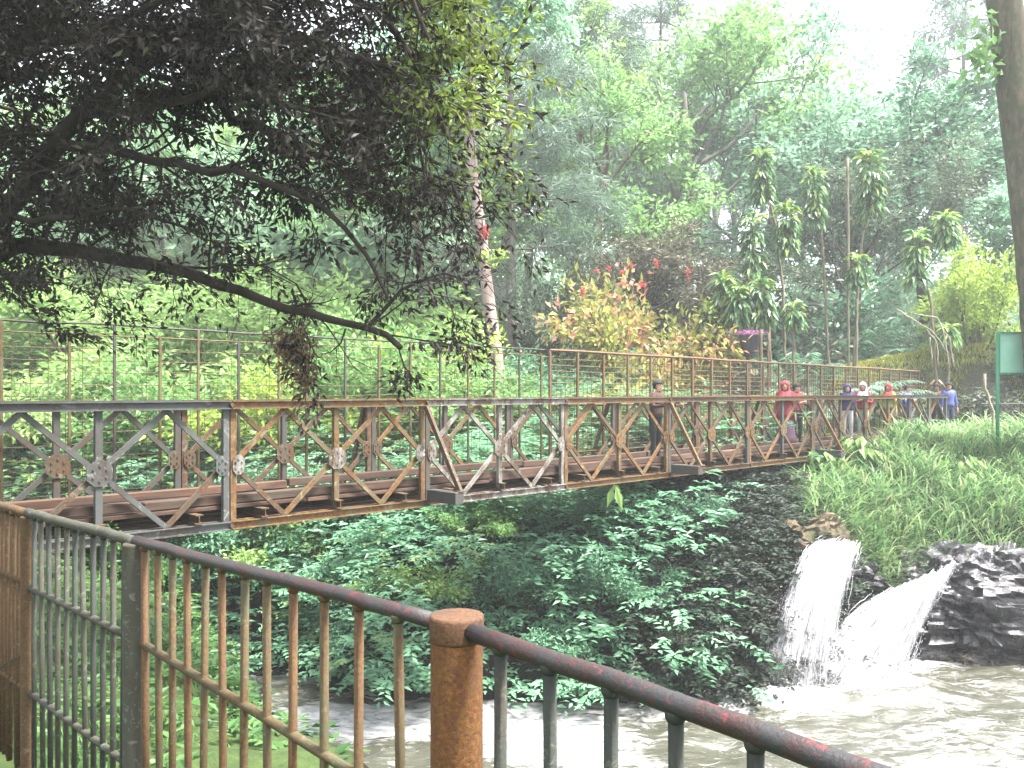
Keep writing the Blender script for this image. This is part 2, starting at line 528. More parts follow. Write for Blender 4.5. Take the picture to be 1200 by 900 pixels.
# ================================================================== waterfalls
m, nt, out = new_mat('falling_water')
at = N(nt, 'ShaderNodeAttribute'); at.attribute_name = 'u'
at2 = N(nt, 'ShaderNodeAttribute'); at2.attribute_name = 'w'
at3 = N(nt, 'ShaderNodeAttribute'); at3.attribute_name = 'thin'
cb = N(nt, 'ShaderNodeCombineXYZ'); nt.links.new(at.outputs['Fac'], cb.inputs[0]); nt.links.new(at2.outputs['Fac'], cb.inputs[1])
st = tex(nt, cb.outputs[0], 3.2, 8, .78, .35, (.8, 7.0, 1))
sm = N(nt, 'ShaderNodeMath', operation='SUBTRACT'); nt.links.new(st, sm.inputs[0]); nt.links.new(at3.outputs['Fac'], sm.inputs[1])
al = ramp(nt, sm.outputs[0], [(.24, 0.0), (.48, .92)])
pb = N(nt, 'ShaderNodeBsdfPrincipled'); pb.inputs['Roughness'].default_value = .55
nt.links.new(ramp(nt, st, [(.36, (.12, .12, .14)), (.48, (.27, .27, .29)), (.60, (.42, .425, .435))]), pb.inputs['Base Color'])
nt.links.new(bump(nt, st, .6, .08), pb.inputs['Normal'])
tp = N(nt, 'ShaderNodeBsdfTransparent'); mx = N(nt, 'ShaderNodeMixShader')
nt.links.new(al, mx.inputs[0]); nt.links.new(tp.outputs[0], mx.inputs[1]); nt.links.new(pb.outputs[0], mx.inputs[2]); nt.links.new(mx.outputs[0], out.inputs[0])
M_FALL = m
M_SPRAY = plain('spray_water', (.40, .41, .42), .5, .03)


def waterfall(label, topL, topR, botL, botR, lift, strands, dens, seed, depth=.25, eh=.75, ev=1.55, body=1.0, spread=.07):
    """falling water: a streaked inner body wrapped in many separate tapering strands, and thrown drops"""
    r = np.random.RandomState(seed)
    topL, topR, botL, botR = [np.array(p, float) for p in (topL, topR, botL, botR)]

    def path(w_, t):
        a = topL + (topR - topL) * w_[..., None]; b = botL + (botR - botL) * w_[..., None]
        p = np.empty(np.broadcast(w_, t).shape + (3,)); q = t ** eh
        for k in range(2): p[..., k] = a[..., k] + (b[..., k] - a[..., k]) * q
        p[..., 2] = a[..., 2] + (b[..., 2] - a[..., 2]) * t ** ev
        p[..., 1] -= np.sin(np.pi * np.clip(w_, 0, 1)) ** .7 * (depth + lift * t) * (.25 + .75 * t ** .5)
        return p

    nu, nw = 60, 34
    tt = np.linspace(0, 1, nu)[:, None] * np.ones((1, nw)); ww = np.linspace(0, 1, nw)[None] * np.ones((nu, 1))
    ts = np.array([.10 * (mnoise.noise(Vector((j * .35 + seed, seed, .3))) + .6) + .10 * (2 * j / (nw - 1) - 1) ** 2 for j in range(nw)])[None]
    VV = []; QQ = []; UU = []; WW2 = []; TH = []
    for sh in range(4):
      p = path(ww, ts + tt * (1 - ts)); p[..., 1] += .06 - sh * .05
      for i in range(nu):
        for j in range(nw):
            e = mnoise.fractal(Vector((j / nw * 7 + seed + sh * 5.3, i / nu * 2.2, seed + sh)), 1, 2, 3)
            p[i, j, 1] += e * .12 * (.3 + i / nu); p[i, j, 0] += e * .09 * (.4 + i / nu); p[i, j, 2] += e * .10 * (1 - i / nu)
      ii = (np.arange(nu - 1)[:, None] * nw + np.arange(nw - 1)[None]).ravel() + sh * nu * nw
      edge = 1 - np.clip(np.sin(np.pi * ww) * 1.8, 0, 1); head = np.clip(1 - tt * 9, 0, 1)
      TH.append(((1 - body) * (.03 + .20 * ww ** 1.5 * np.clip(tt * 1.4, 0, 1)) - body * .06 + .22 * edge + .10 * head + .025 * sh).ravel())
      VV.append(p.reshape(-1, 3)); QQ.append(np.stack([ii, ii + 1, ii + nw + 1, ii + nw], 1)); UU.append((tt * 1.4 + sh * 3.1).ravel()); WW2.append((ww * 1.6 + sh * 5.7).ravel())
    me = make_mesh('waterfall', np.concatenate(VV), None, np.concatenate(QQ), M_FALL, smooth=True,
                   vattr={'u': np.concatenate(UU), 'w': np.concatenate(WW2), 'thin': np.concatenate(TH)})
    o = link('waterfall', me); tag(o, label, 'waterfall')
    mb = MB()
    for k in range(strands):
        w0 = dens(r); t0 = abs(r.normal()) * .10 if r.rand() < .22 else r.uniform(0, .88); t1 = min(1.02, t0 + r.uniform(.07, .34))
        n = 8; t = np.linspace(t0, t1, n); drift = r.normal() * spread * 1.2
        q = path(np.clip(w0 + drift * (t - t0), -.05, 1.05), t)
        j = r.normal(size=3) * np.array([spread, spread * .9, 0])
        q += j * (.55 + t[:, None] ** .8) + np.array([0, 0, r.normal() * .035]) + r.normal(size=(n, 3)) * .014 * (t[:, None] + .3)
        q[:, 1] -= abs(r.normal()) * .05 + .015
        rad = np.sin(np.pi * np.linspace(.06, .97, n)) ** .6 * r.uniform(.003, .010) * (1.25 - .4 * t)
        mb.tube(q, rad, 5, False)
    link('strands', mb.mesh('strands', M_STRAND, True), o)
    # drops thrown off the stream and off the plunge
    k = 3500; f = r.rand(k) ** .6; w0 = np.array([dens(r) for _ in range(k)])
    c = path(w0, f) + r.normal(size=(k, 3)) * np.array([1.6, 1.2, .7]) * spread * (.3 + f[:, None])
    m_ = 1600; c2 = path(r.rand(m_), np.ones(m_)) + r.normal(size=(m_, 3)) * np.array([.32, .28, .0]); c2[:, 2] = WATER_Z + np.abs(r.normal(size=m_)) * .20
    c = np.concatenate([c, c2]); sz = r.uniform(.003, .0085, len(c))[:, None]
    oct_ = np.array([(1, 0, 0), (-1, 0, 0), (0, 1, 0), (0, -1, 0), (0, 0, 1.8), (0, 0, -1.8)], float)
    v = (c[:, None] + oct_[None] * sz[:, None]).reshape(-1, 3)
    fi = np.array([(0, 2, 4), (2, 1, 4), (1, 3, 4), (3, 0, 4), (2, 0, 5), (1, 2, 5), (3, 1, 5), (0, 3, 5)])
    t = (np.arange(len(c))[:, None, None] * 6 + fi[None]).reshape(-1, 3)
    s_ = link('spray', make_mesh('spray', v, t, None, M_SPRAY, smooth=True), o); s_['kind'] = 'stuff'
    # churned foam heaped where it lands
    mb = MB()
    for k in range(150):
        b = path(np.array([r.rand()]), np.array([1.0]))[0] + r.normal(size=3) * np.array([.30, .26, 0]); s0 = r.uniform(.03, .10)
        b[2] = WATER_Z + .03 + s0 * .3; th = np.linspace(0, math.pi, 5)
        mb.tube(np.array([b + [0, 0, -s0 * .6 * math.cos(a)] for a in th]) + r.normal(size=(5, 3)) * s0 * .15, np.maximum(np.sin(th) * s0, .004), 7, False)
    f_ = link('churn', mb.mesh('churn', M_STRAND, True), o); f_['kind'] = 'stuff'
    return o


m, nt, out = new_mat('white_water')
co = coords(nt, rnd=False); n_ = tex(nt, co, 5, 5)
pb = N(nt, 'ShaderNodeBsdfPrincipled'); pb.inputs['Roughness'].default_value = .5
nt.links.new(ramp(nt, n_, [(.35, (.22, .22, .24)), (.62, (.38, .385, .40))]), pb.inputs['Base Color'])
tp = N(nt, 'ShaderNodeBsdfTransparent'); mx = N(nt, 'ShaderNodeMixShader'); mx.inputs[0].default_value = .5
nt.links.new(tp.outputs[0], mx.inputs[1]); nt.links.new(pb.outputs[0], mx.inputs[2]); nt.links.new(mx.outputs[0], out.inputs[0])
M_STRAND = m
waterfall('thin white waterfall with violet-grey ragged side falling past the bare earth ledge', W(966, 630, 17.5), W(1016, 632, 17.7), W(884, 817, 15.9) + [0, 0, -.12], W(972, 806, 16.2) + [0, 0, -.12], .12, 520, lambda r: min(1, r.beta(1.1, 2.1)), 3, .22, .75, 1.5, .25, .085)
waterfall('thick solid white waterfall sliding down beside the wet black rock', W(1036, 692, 17.3), W(1124, 655, 17.6), W(906, 808, 16.1) + [0, 0, -.12], W(1056, 780, 16.9) + [0, 0, -.12], .12, 420, lambda r: r.rand(), 5, .22, .92, 1.15, 1.0, .06)

# ================================================================== rocks
m, nt, out = new_mat('wet_rock')
co = coords(nt, rnd=False)
a = tex(nt, co, 2.5, 7, .7, .4, (1, 1, 2.6)); b = tex(nt, co, 11, 6, .75, .3)
c = ramp(nt, a, [(.3, (.004, .003, .005)), (.55, (.011, .009, .013)), (.78, (.030, .025, .032))])
rg = ramp(nt, b, [(.35, .14), (.62, .5)])
principled(nt, out, c, rg, normal=bump(nt, b, .7, .03), spec=.6)
M_ROCK = m
m, nt, out = new_mat('dry_earth')
co = coords(nt, rnd=False)
a = tex(nt, co, 2.2, 7, .7, .4); b = tex(nt, co, 14, 6, .75)
c = mixc(nt, ramp(nt, a, [(.42, 0.0), (.58, 1.0)]), ramp(nt, b, [(.3, (.04, .028, .02)), (.7, (.16, .115, .08))]), ramp(nt, b, [(.3, (.025, .022, .015)), (.7, (.06, .065, .03))]))
principled(nt, out, c, .9, normal=bump(nt, b, .9, .04), spec=.2)
M_EARTH = m


def rock(name, label, cat, c, s, mat, seed, slate=True, nu=110, nv=70, amp=.25, tilt=.35):
    """a rock of stacked broken plates: a dense ball pushed about by cells and stepped strata"""
    c = np.asarray(c, float); s = np.asarray(s, float)
    th = np.linspace(0, 2 * math.pi, nu, endpoint=False); ph = np.linspace(.03, math.pi - .03, nv)
    P = np.stack([np.outer(np.sin(ph), np.cos(th)), np.outer(np.sin(ph), np.sin(th)), np.outer(np.cos(ph), np.ones(nu))], -1).reshape(-1, 3)
    # squarer than a ball
    P = np.sign(P) * np.abs(P) ** .75
    v = np.empty_like(P)
    for i, p in enumerate(P):
        q = Vector((p[0] * s[0], p[1] * s[1], p[2] * s[2])) * 1.0 + Vector((seed, seed * .7, 0))
        lay = q.z + tilt * q.x * .5
        d1 = mnoise.fractal(q * .7, 1, 2, 3) * amp * 1.3
        if slate:
            k = math.floor(lay / .11 + mnoise.noise(q * .9) * 2.2)
            cell = mnoise.cell(Vector((q.x * 2.2 + k * 3.1, q.y * 2.2, k * 1.7)))
            d1 += (cell - .2) * .13
            cell2 = mnoise.cell(Vector((q.x * 5 + k * 1.3, q.y * 5 + k, k * 5.7)))
            d1 += cell2 * .05 + mnoise.fractal(q * 2.5, 1, 2, 3) * .08
        else:
            d1 += mnoise.fractal(q * 3.5, 1, 2, 4) * .10
        dirn = p / (np.linalg.norm(p) + 1e-6)
        v[i] = p * s + dirn * d1
    q = []
    for i in range(nv - 1):
        for j in range(nu):
            q.append((i * nu + j, (i + 1) * nu + j, (i + 1) * nu + (j + 1) % nu, i * nu + (j + 1) % nu))
    top = [tuple(range(0))]
    o = link(name, make_mesh(name, v, None, q, mat, smooth=not slate)); o.location = [float(x) for x in c]
    return tag(o, label, cat)


rock('boulder', 'large wet black slate rock with broken layers at the foot of the grassy bank', 'rock', (10.2, 18.8, -5.0), (2.6, 1.15, 1.5), M_ROCK, 3.0, True, 150, 90)
rock('boulder', 'small wet dark rock wedged between the two waterfalls', 'rock', W(992, 728, 18.0), (.85, .4, 1.15), M_ROCK, 9.0, True, 80, 60)
rock('earth_ledge', 'bare tan earth and stone ledge beside the top of the thin waterfall', 'earth ledge', W(938, 645, 18.1) + [0, .25, -.1], (.95, .75, .66), M_EARTH, 5.0, True, 110, 70, .42)
# ================================================================== steel footbridge
R_RUST = rust('rusted_ochre_steel', (.11, .097, .055), (.055, .026, .010), (.23, .115, .032), .55, 3.0, (.22, .18, .10))
R_BROWN = rust('rusted_brown_steel', (.08, .068, .048), (.038, .019, .010), (.145, .075, .027), .55, 3.5, (.18, .15, .11))
R_GREY = rust('grey_painted_steel', (.085, .092, .088), (.045, .032, .026), (.085, .07, .06), .32, 3.0, (.19, .20, .19))
R_WHITE = rust('pale_flaked_steel', (.24, .235, .21), (.05, .028, .018), (.12, .08, .05), .50, 4.2, (.40, .39, .36))
R_DARK = rust('dark_old_steel', (.06, .065, .06), (.05, .035, .028), (.10, .065, .045), .4, 4.0)
R_FENCE = rust('rusted_fence_steel', (.15, .135, .07), (.06, .036, .014), (.18, .115, .042), .5, 5.0)
R_REDFENCE = rust('red_rusted_fence_steel', (.15, .105, .06), (.08, .034, .02), (.20, .115, .055), .6, 4.0)

m, nt, out = new_mat('old_timber')
co = coords(nt)
a = tex(nt, co, 5, 6, .7, .4, (.12, 1, 1)); b = tex(nt, co, 1.2, 4, .6)
c = ramp(nt, a, [(.28, (.014, .009, .007)), (.5, (.045, .026, .018)), (.72, (.12, .062, .040))])
c = mixc(nt, ramp(nt, b, [(.5, 0.0), (.65, .6)]), c, (.05, .04, .03))
principled(nt, out, c, .85, normal=bump(nt, a, .8, .015), spec=.25)
M_TIMBER = m

BO = np.array([-3.42, 10.7, -1.67]); BA = math.atan2(.711, .703)
BX = np.array([.703, .711, 0]); BY = np.array([-.711, .703, 0])
PL = 3.048; BW = 1.3


def on_bridge(t, w, z=0.0): return BO + BX * t + BY * w + np.array([0, 0, z])


bridge = empty('footbridge', BO, BA, 'long rusty steel truss footbridge with a timber deck crossing the gorge', 'bridge')


def panel_meshes():
    d = {}
    def ch(z):
        mb = MB()
        for y in (-.055, .055):                       # two channels back to back with a slot between
            mb.box((PL / 2, y, z), (PL - .012, .012, .10))
            mb.box((PL / 2, y + (.018 if y > 0 else -.018), z + .044), (PL - .012, .036, .012))
            mb.box((PL / 2, y + (.018 if y > 0 else -.018), z - .044), (PL - .012, .036, .012))
        for x in (.76, 1.524, 2.288): mb.box((x, 0, z), (.12, .098, .07))
        return mb
    d['top_chord'] = ch(1.50).mesh('top_chord', R_BROWN); d['bottom_chord'] = ch(.05).mesh('bottom_chord', R_BROWN)
    mb = MB(); mb.box((0, -.030, .775), (.075, .010, 1.352)); mb.box((-.033, .0, .775), (.009, .050, 1.352)); mb.box((.033, 0, .775), (.009, .050, 1.352))
    d['post'] = mb.mesh('post', R_BROWN)
    k = 0
    d['diag'] = []
    for x0 in (0.045, 1.524, PL - .045):
        for zt, zm in ((1.448, .775), (.102, .775)):
            for xq in (.762, 2.286):
                if abs(xq - x0) > 1.0: continue
                mb = MB(); yy = .012 + .004 * k; k += 1
                mb.bar((xq, yy - .02, zt), (x0, yy - .02, zm), .060, .034)
                d['diag'].append(mb.mesh('diagonal', R_BROWN))
    def plate(cx, w, h, y):
        mb = MB(); c = .35
        poly = [(cx - w / 2, .775 - h * c / 1.4), (cx - w / 2 + w * .3, .775 - h / 2), (cx + w / 2 - w * .3, .775 - h / 2), (cx + w / 2, .775 - h * c / 1.4),
                (cx + w / 2, .775 + h * c / 1.4), (cx + w / 2 - w * .3, .775 + h / 2), (cx - w / 2 + w * .3, .775 + h / 2), (cx - w / 2, .775 + h * c / 1.4)]
        mb.prism(poly, y - .008, y)
        for a in range(6):
            bx_, bz_ = cx + math.cos(a * 1.047 + .5) * w * .30, .775 + math.sin(a * 1.047 + .5) * h * .30
            mb.tube([(bx_, y - .020, bz_), (bx_, y - .008, bz_)], .013, 6)
        return mb.mesh('gusset', R_BROWN)
    d['gusset'] = [plate(1.524, .27, .28, -.046), plate(.105, .16, .24, -.046), plate(PL - .105, .16, .24, -.046)]
    return d


PM = panel_meshes()


def setmat(o, mat):
    o.material_slots[0].link = 'OBJECT'; o.material_slots[0].material = mat


def panel(i, w, mat, gus, label=None):
    p = link('truss_panel', PM['top_chord'], bridge); p.name = 'truss_panel'
    p.location = (i * PL, w, 0); setmat(p, mat)
    if label: p['label'] = label
    o = link('bottom_chord', PM['bottom_chord'], p); setmat(o, mat)
    for x in (.045, 1.524, PL - .045):
        o = link('post', PM['post'], p); o.location = (x, 0, 0); setmat(o, mat if random.random() > .25 else R_DARK)
    for me in PM['diag']:
        o = link('diagonal', me, p); setmat(o, mat if random.random() > .2 else R_BROWN)
    for me in PM['gusset']:
        o = link('gusset', me, p); setmat(o, gus)
    return p


near_m = {-3: R_GREY, -2: R_GREY, -1: R_GREY, 0: R_RUST, 1: R_WHITE, 2: R_RUST, 3: R_BROWN, 4: R_RUST, 5: R_BROWN, 6: R_RUST, 7: R_GREY}
near_l = {-1: 'grey painted truss panel', 0: 'ochre rusted truss panel', 1: 'pale flaked truss panel'}
for i in range(-3, 8):
    panel(i, 0.0, near_m[i], {-1: R_GREY, 0: R_WHITE, 1: R_WHITE, 7: R_GREY}.get(i, R_RUST), near_l.get(i))
    panel(i, BW, [R_BROWN, R_RUST, R_DARK][(i + 3) % 3] if i > -1 else R_DARK, R_BROWN)

# connecting pins at the joints
mb = MB()
for i in range(-2, 9):
    for w in (0, BW):
        for z in (1.5, .05):
            mb.tube([(i * PL, w - .10, z), (i * PL, w + .10, z)], .026, 8)
            mb.box((i * PL, w, z), (.16, .075, .085))
mb.build('joint_pin', R_BROWN, bridge)
# transoms under the deck, some run out on the near side and carry a raker
for i in range(-3, 8):
    for f in (.14, .5, .86):
        x = (i + f) * PL
        mb = MB(); y0, y1 = -.12, BW + .12
        mb.box((x, (y0 + y1) / 2, .125), (.10, y1 - y0, .012)); mb.box((x, (y0 + y1) / 2, .22), (.10, y1 - y0, .012)); mb.box((x, (y0 + y1) / 2, .172), (.012, y1 - y0, .085))
        mb.build('transom', R_BROWN, bridge)
for i in (1, 3, 5, 7):
    x = i * PL + .02
    mb = MB(); mb.box((x, -.44, .17), (.16, .62, .17), bev=.008); mb.build('transom_end', R_DARK, bridge)
    mb = MB(); mb.bar((x - .06, -.10, 1.44), (x + .06, -.70, .25), .07, .05, (1, 0, 0)); mb.box((x + .06, -.70, .262), (.14, .12, .016)); mb.build('raker', R_RUST if i != 1 else R_BROWN, bridge)
    mb = MB(); mb.bar((x - .06, BW + .10, 1.44), (x + .06, BW + .66, .25), .07, .05, (1, 0, 0)); mb.build('raker', R_BROWN, bridge)
# timber deck: long boards laid side by side in lengths
mb = MB(); r = np.random.RandomState(5)
for k in range(6):
    y = .16 + k * .196
    x = -3 * PL - r.rand() * 2
    while x < 8 * PL:
        L = r.uniform(2.6, 4.2); mb.box((x + L / 2, y + r.normal() * .006, .262 + r.normal() * .006), (L - .012, .186, .05), bev=.006); x += L
mb.build('deck', M_TIMBER, bridge)
for w, zz in ((.135, .0), (BW - .135, .05)):
    x = -3 * PL - r.rand()
    mb = MB()
    while x < 8 * PL:
        L = r.uniform(3.2, 5.0); mb.box((x + L / 2, w + r.normal() * .01, .35 + r.normal() * .012), (L - .03, .11, .11), bev=.012); x += L
    mb.build('kerb_beam', M_TIMBER, bridge)
# stringers beneath
for w in (.3, .65, 1.0):
    mb = MB(); mb.box((2.5 * PL, w, .05), (11 * PL, .09, .13), bev=.008); mb.build('stringer', M_TIMBER, bridge)

# ------------------------------------------------------------------ tall wire fence on the far side of the bridge
FW = 1.62
fence = empty('wire_fence', on_bridge(0, FW, .1), BA, 'tall thin rusty wire fence standing along the far side of the footbridge', 'fence')
posts = [-4.6, -3.9, -3.2, -2.6, -2.02, -1.265, -.72, -.13, .4, 1.0, 1.64, 2.11, 2.8, 3.45, 4.1, 4.75, 5.4, 6.05, 6.7, 7.3]
for i, t in enumerate(posts):
    mb = MB(); top = 2.40 if i % 2 == 0 else 2.29
    mb.bar((t, 0, 0), (t, 0, top), .030, .030, (0, 1, 0)); mb.build('post', R_FENCE if i % 3 else R_DARK, fence)
mb = MB(); mb.tube(polyline([(-9, 0, 2.42), (0, 0, 2.40), (7.4, 0, 2.36)], .5, .006), .016, 6); mb.build('top_cable', R_DARK, fence)
mb = MB(); mb.tube(polyline([(-9, .0, 2.29), (0, 0, 2.27), (7.4, 0, 2.25)], .5, .004), .011, 6); mb.build('rail', R_FENCE, fence)
mb = MB()
for z in np.arange(.3, 2.25, .15): mb.tube(polyline([(-9, .02, z), (7.4, .02, z)], .9, .008), .0048, 4, False)
for x in np.arange(-4.5, 7.4, .20): mb.tube([(x, .026, .3), (x, .026, 2.24)], .0042, 4, False)
mb.build('wire_mesh', R_FENCE, fence)

fence = empty('mesh_fence', on_bridge(7.55, FW, .1), BA, 'reddish rusted mesh fence carrying on from the thin wire fence to the far bank', 'fence')
LF = 19.0
for i in range(24):
    t = i * LF / 23; mb = MB(); top = 2.38 - .006 * t
    mb.bar((t, 0, -.2), (t, 0, top), .05, .04, (0, 1, 0)); mb.build('post', [R_REDFENCE, R_FENCE, R_RUST][i % 3], fence)
for z, ra in ((2.36, .032), (1.3, .02), (.35, .022)):
    mb = MB(); mb.tube(polyline([(0, 0, z), (LF, 0, z - .11)], .8, .005), ra, 6); mb.build('rail', R_REDFENCE, fence)
mb = MB()
for z in np.arange(.35, 2.3, .115): mb.tube(polyline([(0, .03, z), (LF, .03, z - .1)], 1.5, .006), .008, 4, False)
for x in np.arange(.1, LF, .135): mb.tube([(x, .04, .33), (x, .04, 2.28)], .008, 4, False)
mb.build('wire_mesh', R_FENCE, fence)

# ================================================================== railing in the foreground
def lichen(name, paint, c1, c2, amount, flecks, scale):
    return rust(name, paint, c1, c2, amount, scale, flecks, .8)


K_ORANGE = rust('orange_rust_pipe', (.085, .040, .022), (.06, .020, .008), (.22, .095, .018), .66, 14.0, (.15, .028, .02), .8)
K_CAP = rust('maroon_cap', (.065, .035, .03), (.04, .018, .012), (.16, .075, .025), .6, 17.0, (.10, .028, .026), .8)
K_RED = rust('red_dark_pipe', (.034, .034, .036), (.036, .022, .02), (.06, .028, .026), .40, 16.0, (.15, .03, .035), .5)
K_BAR = rust('mossy_rust_bar', (.075, .068, .032), (.045, .024, .011), (.135, .08, .024), .48, 15.0, (.13, .125, .075), .8)
K_BARRED = rust('red_rust_bar', (.08, .055, .025), (.06, .028, .012), (.155, .082, .026), .6, 15.0, (.12, .04, .022), .8)
K_GREY = rust('grey_green_pipe', (.055, .058, .042), (.032, .028, .018), (.075, .065, .04), .35, 14.0, (.14, .145, .12), .85)
K_BROWN = rust('brown_rust_bar', (.08, .05, .020), (.045, .022, .009), (.125, .07, .025), .6, 14.0, (.15, .11, .05), .85)
K_DARK = rust('dark_green_bar', (.032, .038, .030), (.028, .022, .017), (.055, .05, .034), .3, 14.0, (.085, .09, .062), .8)

RA = np.array([-.1215, 1.945, 0]); RD = np.array([-.73, .685, 0]); RE = nrm(np.array([.6025, -.755, 0]))
def rail_pt(u, z): return RA + RD * u + np.array([0, 0, z]) if u >= 0 else RA - RE * u + np.array([0, 0, z])


railing = empty('railing', (RA[0], RA[1], -1.6), 0, 'rusty pipe railing with upright bars guarding the near edge of the gorge', 'railing')
def rb(mb, name, mat, smooth=True):
    o = mb.build(name, mat, railing, smooth); o.location = (-RA[0], -RA[1], 1.6); return o


for u0, u1, mt in ((.055, 1.6, K_RED), (1.6, 2.64, K_GREY), (2.64, 5.4, K_BROWN), (-.05, -1.9, K_RED)):
    pts = [rail_pt(u, -.515) for u in np.linspace(u0, u1, 14)]
    pts = np.array(pts) + np.random.RandomState(2).normal(size=(14, 3)) * .0015
    mb = MB(); mb.tube(pts, .0185 if u0 > 0 else .0195, 14); rb(mb, 'top_rail', mt)
for u0, u1, z0, z1, mt in ((.06, 1.57, -.975, -.855, K_BAR), (1.62, 2.62, -.855, -.83, K_GREY), (2.66, 5.4, -.815, -.80, K_BROWN), (-.06, -1.9, -.95, -.97, K_RED)):
    mb = MB(); mb.tube([rail_pt(u0, z0), rail_pt((u0 + u1) / 2, (z0 + z1) / 2 + .004), rail_pt(u1, z1)], .014, 10); rb(mb, 'mid_rail', mt)
for u0, u1, z0, z1, mt in ((.06, 1.57, -1.33, -1.3, K_BAR), (1.62, 2.62, -1.30, -1.27, K_GREY), (2.66, 5.4, -1.27, -1.2, K_BROWN), (-.06, -1.9, -1.33, -1.35, K_RED)):
    mb = MB(); mb.tube([rail_pt(u0, z0), rail_pt(u1, z1)], .013, 8); rb(mb, 'bottom_rail', mt)


def pipe_post(u, rad, top, mat, side):
    mb = MB(); b = rail_pt(u, 0); zs = np.concatenate([np.linspace(-1.75, top - .012, 10), [top - .004, top]]); rr = np.full(12, rad); rr[-2] = rad + .001; rr[-1] = rad * .94
    mb.tube([(b[0], b[1], z) for z in zs], rr, 28)
    o = rb(mb, 'post', mat)
    if side:                                                                                # welded cap, older darker paint
        mb = MB(); mb.tube([(b[0], b[1], z_) for z_ in (top - .055, top - .05, top - .006, top + .001, top + .002)], np.array([.0006, .0022, .0026, .001, -.004]) + rad, 28); c_ = rb(mb, 'cap', K_CAP); c_.parent = o; c_.location = (0, 0, 0)
    return o


pipe_post(0, .0575, -.492, K_ORANGE, True)['label'] = 'thick orange rusted pipe post'
pipe_post(1.6, .043, -.522, K_GREY, False)['label'] = 'grey green lichened pipe post'
pipe_post(2.64, .029, -.53, K_BROWN, False); pipe_post(4.4, .03, -.53, K_BROWN, False); pipe_post(-1.9, .05, -.49, K_ORANGE, True)
r = np.random.RandomState(11)


def bar(u, rad, mat):
    b = rail_pt(u, 0); lx, ly = r.normal() * .004, r.normal() * .004
    mb = MB(); mb.tube([(b[0] + lx, b[1] + ly, -1.62), (b[0] + lx * .2, b[1], -1.1), (b[0] - lx, b[1], -.523)], rad, 9); mb.tube([(b[0] - lx, b[1], z_) for z_ in (-.543, -.537, -.529, -.524)], np.array([1.02, 1.3, 1.42, 1.3]) * rad, 9); rb(mb, 'baluster', mat)


for i, u in enumerate((.189, .352, .496, .641, .768, .892, 1.013, 1.126, 1.23, 1.333, 1.43, 1.53)):
    bar(u, .0122 if i < 6 else .0115, [K_BAR, K_BARRED, K_BAR, K_BARRED, K_BAR][i % 5])
for u in np.linspace(1.70, 2.57, 11): bar(u, .0105, K_DARK if r.rand() < .7 else K_GREY)
for u in np.arange(2.70, 3.9, .048): bar(u, .0125, K_BROWN if r.rand() < .8 else K_BAR)
for u in (-.155, -.315, -.475, -.63, -.78, -.93, -1.08, -1.24, -1.4, -1.56, -1.72): bar(u, .0135, K_DARK)
mb = MB(); mb.tube(polyline([rail_pt(2.7, -1.25), rail_pt(3.6, -1.55)], .2, .004), .006, 6); mb.tube(polyline([rail_pt(2.68, -1.12), rail_pt(3.4, -1.42)], .2, .004), .008, 6)
rb(mb, 'brace', K_DARK)
# ================================================================== leaf and bark materials
L_CLIFF = leaf_mat('shade_tinted_cliff_leaf', (.004, .009, .005), (.015, .032, .017), .3, .6)  # leaf green darkened to carry the shade of the overhung cliff
L_WALL = leaf_mat('round_wall_leaf', (.05, .11, .04), (.19, .30, .12), .42)
L_WEED = leaf_mat('weed_leaf', (.022, .065, .018), (.07, .15, .04), .4)
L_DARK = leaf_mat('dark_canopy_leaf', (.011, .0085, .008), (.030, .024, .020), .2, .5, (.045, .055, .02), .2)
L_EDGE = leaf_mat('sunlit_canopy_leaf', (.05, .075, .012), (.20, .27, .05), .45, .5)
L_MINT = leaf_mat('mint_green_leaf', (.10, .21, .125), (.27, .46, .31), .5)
L_BRIGHT = leaf_mat('bright_green_leaf', (.07, .16, .05), (.19, .34, .11), .48)
L_YELLOW = leaf_mat('yellow_green_leaf', (.13, .20, .03), (.29, .40, .07), .5)
L_LIME = leaf_mat('pale_lime_leaf', (.11, .20, .055), (.25, .38, .12), .5)
L_GREY = leaf_mat('grey_green_leaf', (.045, .07, .045), (.10, .14, .085), .35)
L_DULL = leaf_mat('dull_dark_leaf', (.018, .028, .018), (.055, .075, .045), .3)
L_BRN = leaf_mat('brown_green_leaf', (.006, .007, .005), (.020, .024, .014), .25)  # creeper leaves: cliff shade put into a very dark brown-green
L_JADE = leaf_mat('jade_green_leaf', (.030, .090, .048), (.135, .29, .165), .42, .45)
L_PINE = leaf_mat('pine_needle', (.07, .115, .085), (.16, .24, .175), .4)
L_FERN = leaf_mat('silver_green_frond', (.08, .16, .11), (.19, .33, .24), .4)
L_COLOUR = leaf_mat('yellow_pink_leaf', (.035, .055, .025), (.36, .38, .09), .45, .5, (.62, .26, .20), .35, .55, .85)
L_COPPER = leaf_mat('copper_leaf', (.05, .045, .035), (.13, .125, .08), .35)
L_RED = leaf_mat('red_bract', (.32, .04, .04), (.50, .11, .10), .4)
L_DRAC = leaf_mat('glossy_strap_leaf', (.04, .10, .045), (.13, .26, .09), .35, .4, (.28, .36, .07), .45)
L_GRASS = leaf_mat('tall_grass_blade', (.05, .125, .045), (.20, .33, .13), .45, .5, (.34, .36, .20))
L_DRY = leaf_mat('dry_grass_blade', (.16, .13, .05), (.34, .28, .12), .35)
B_DARK = bark('dark_bark', (.016, .012, .010), (.045, .036, .030))
B_MOSS = bark('mossy_bark', (.014, .011, .008), (.11, .092, .058), (.042, .050, .022), 7)
B_GREY = bark('grey_bark', (.06, .055, .048), (.16, .15, .13))
B_PINK = bark('pale_pink_bark', (.15, .105, .095), (.27, .21, .19), (.17, .125, .11), 4)
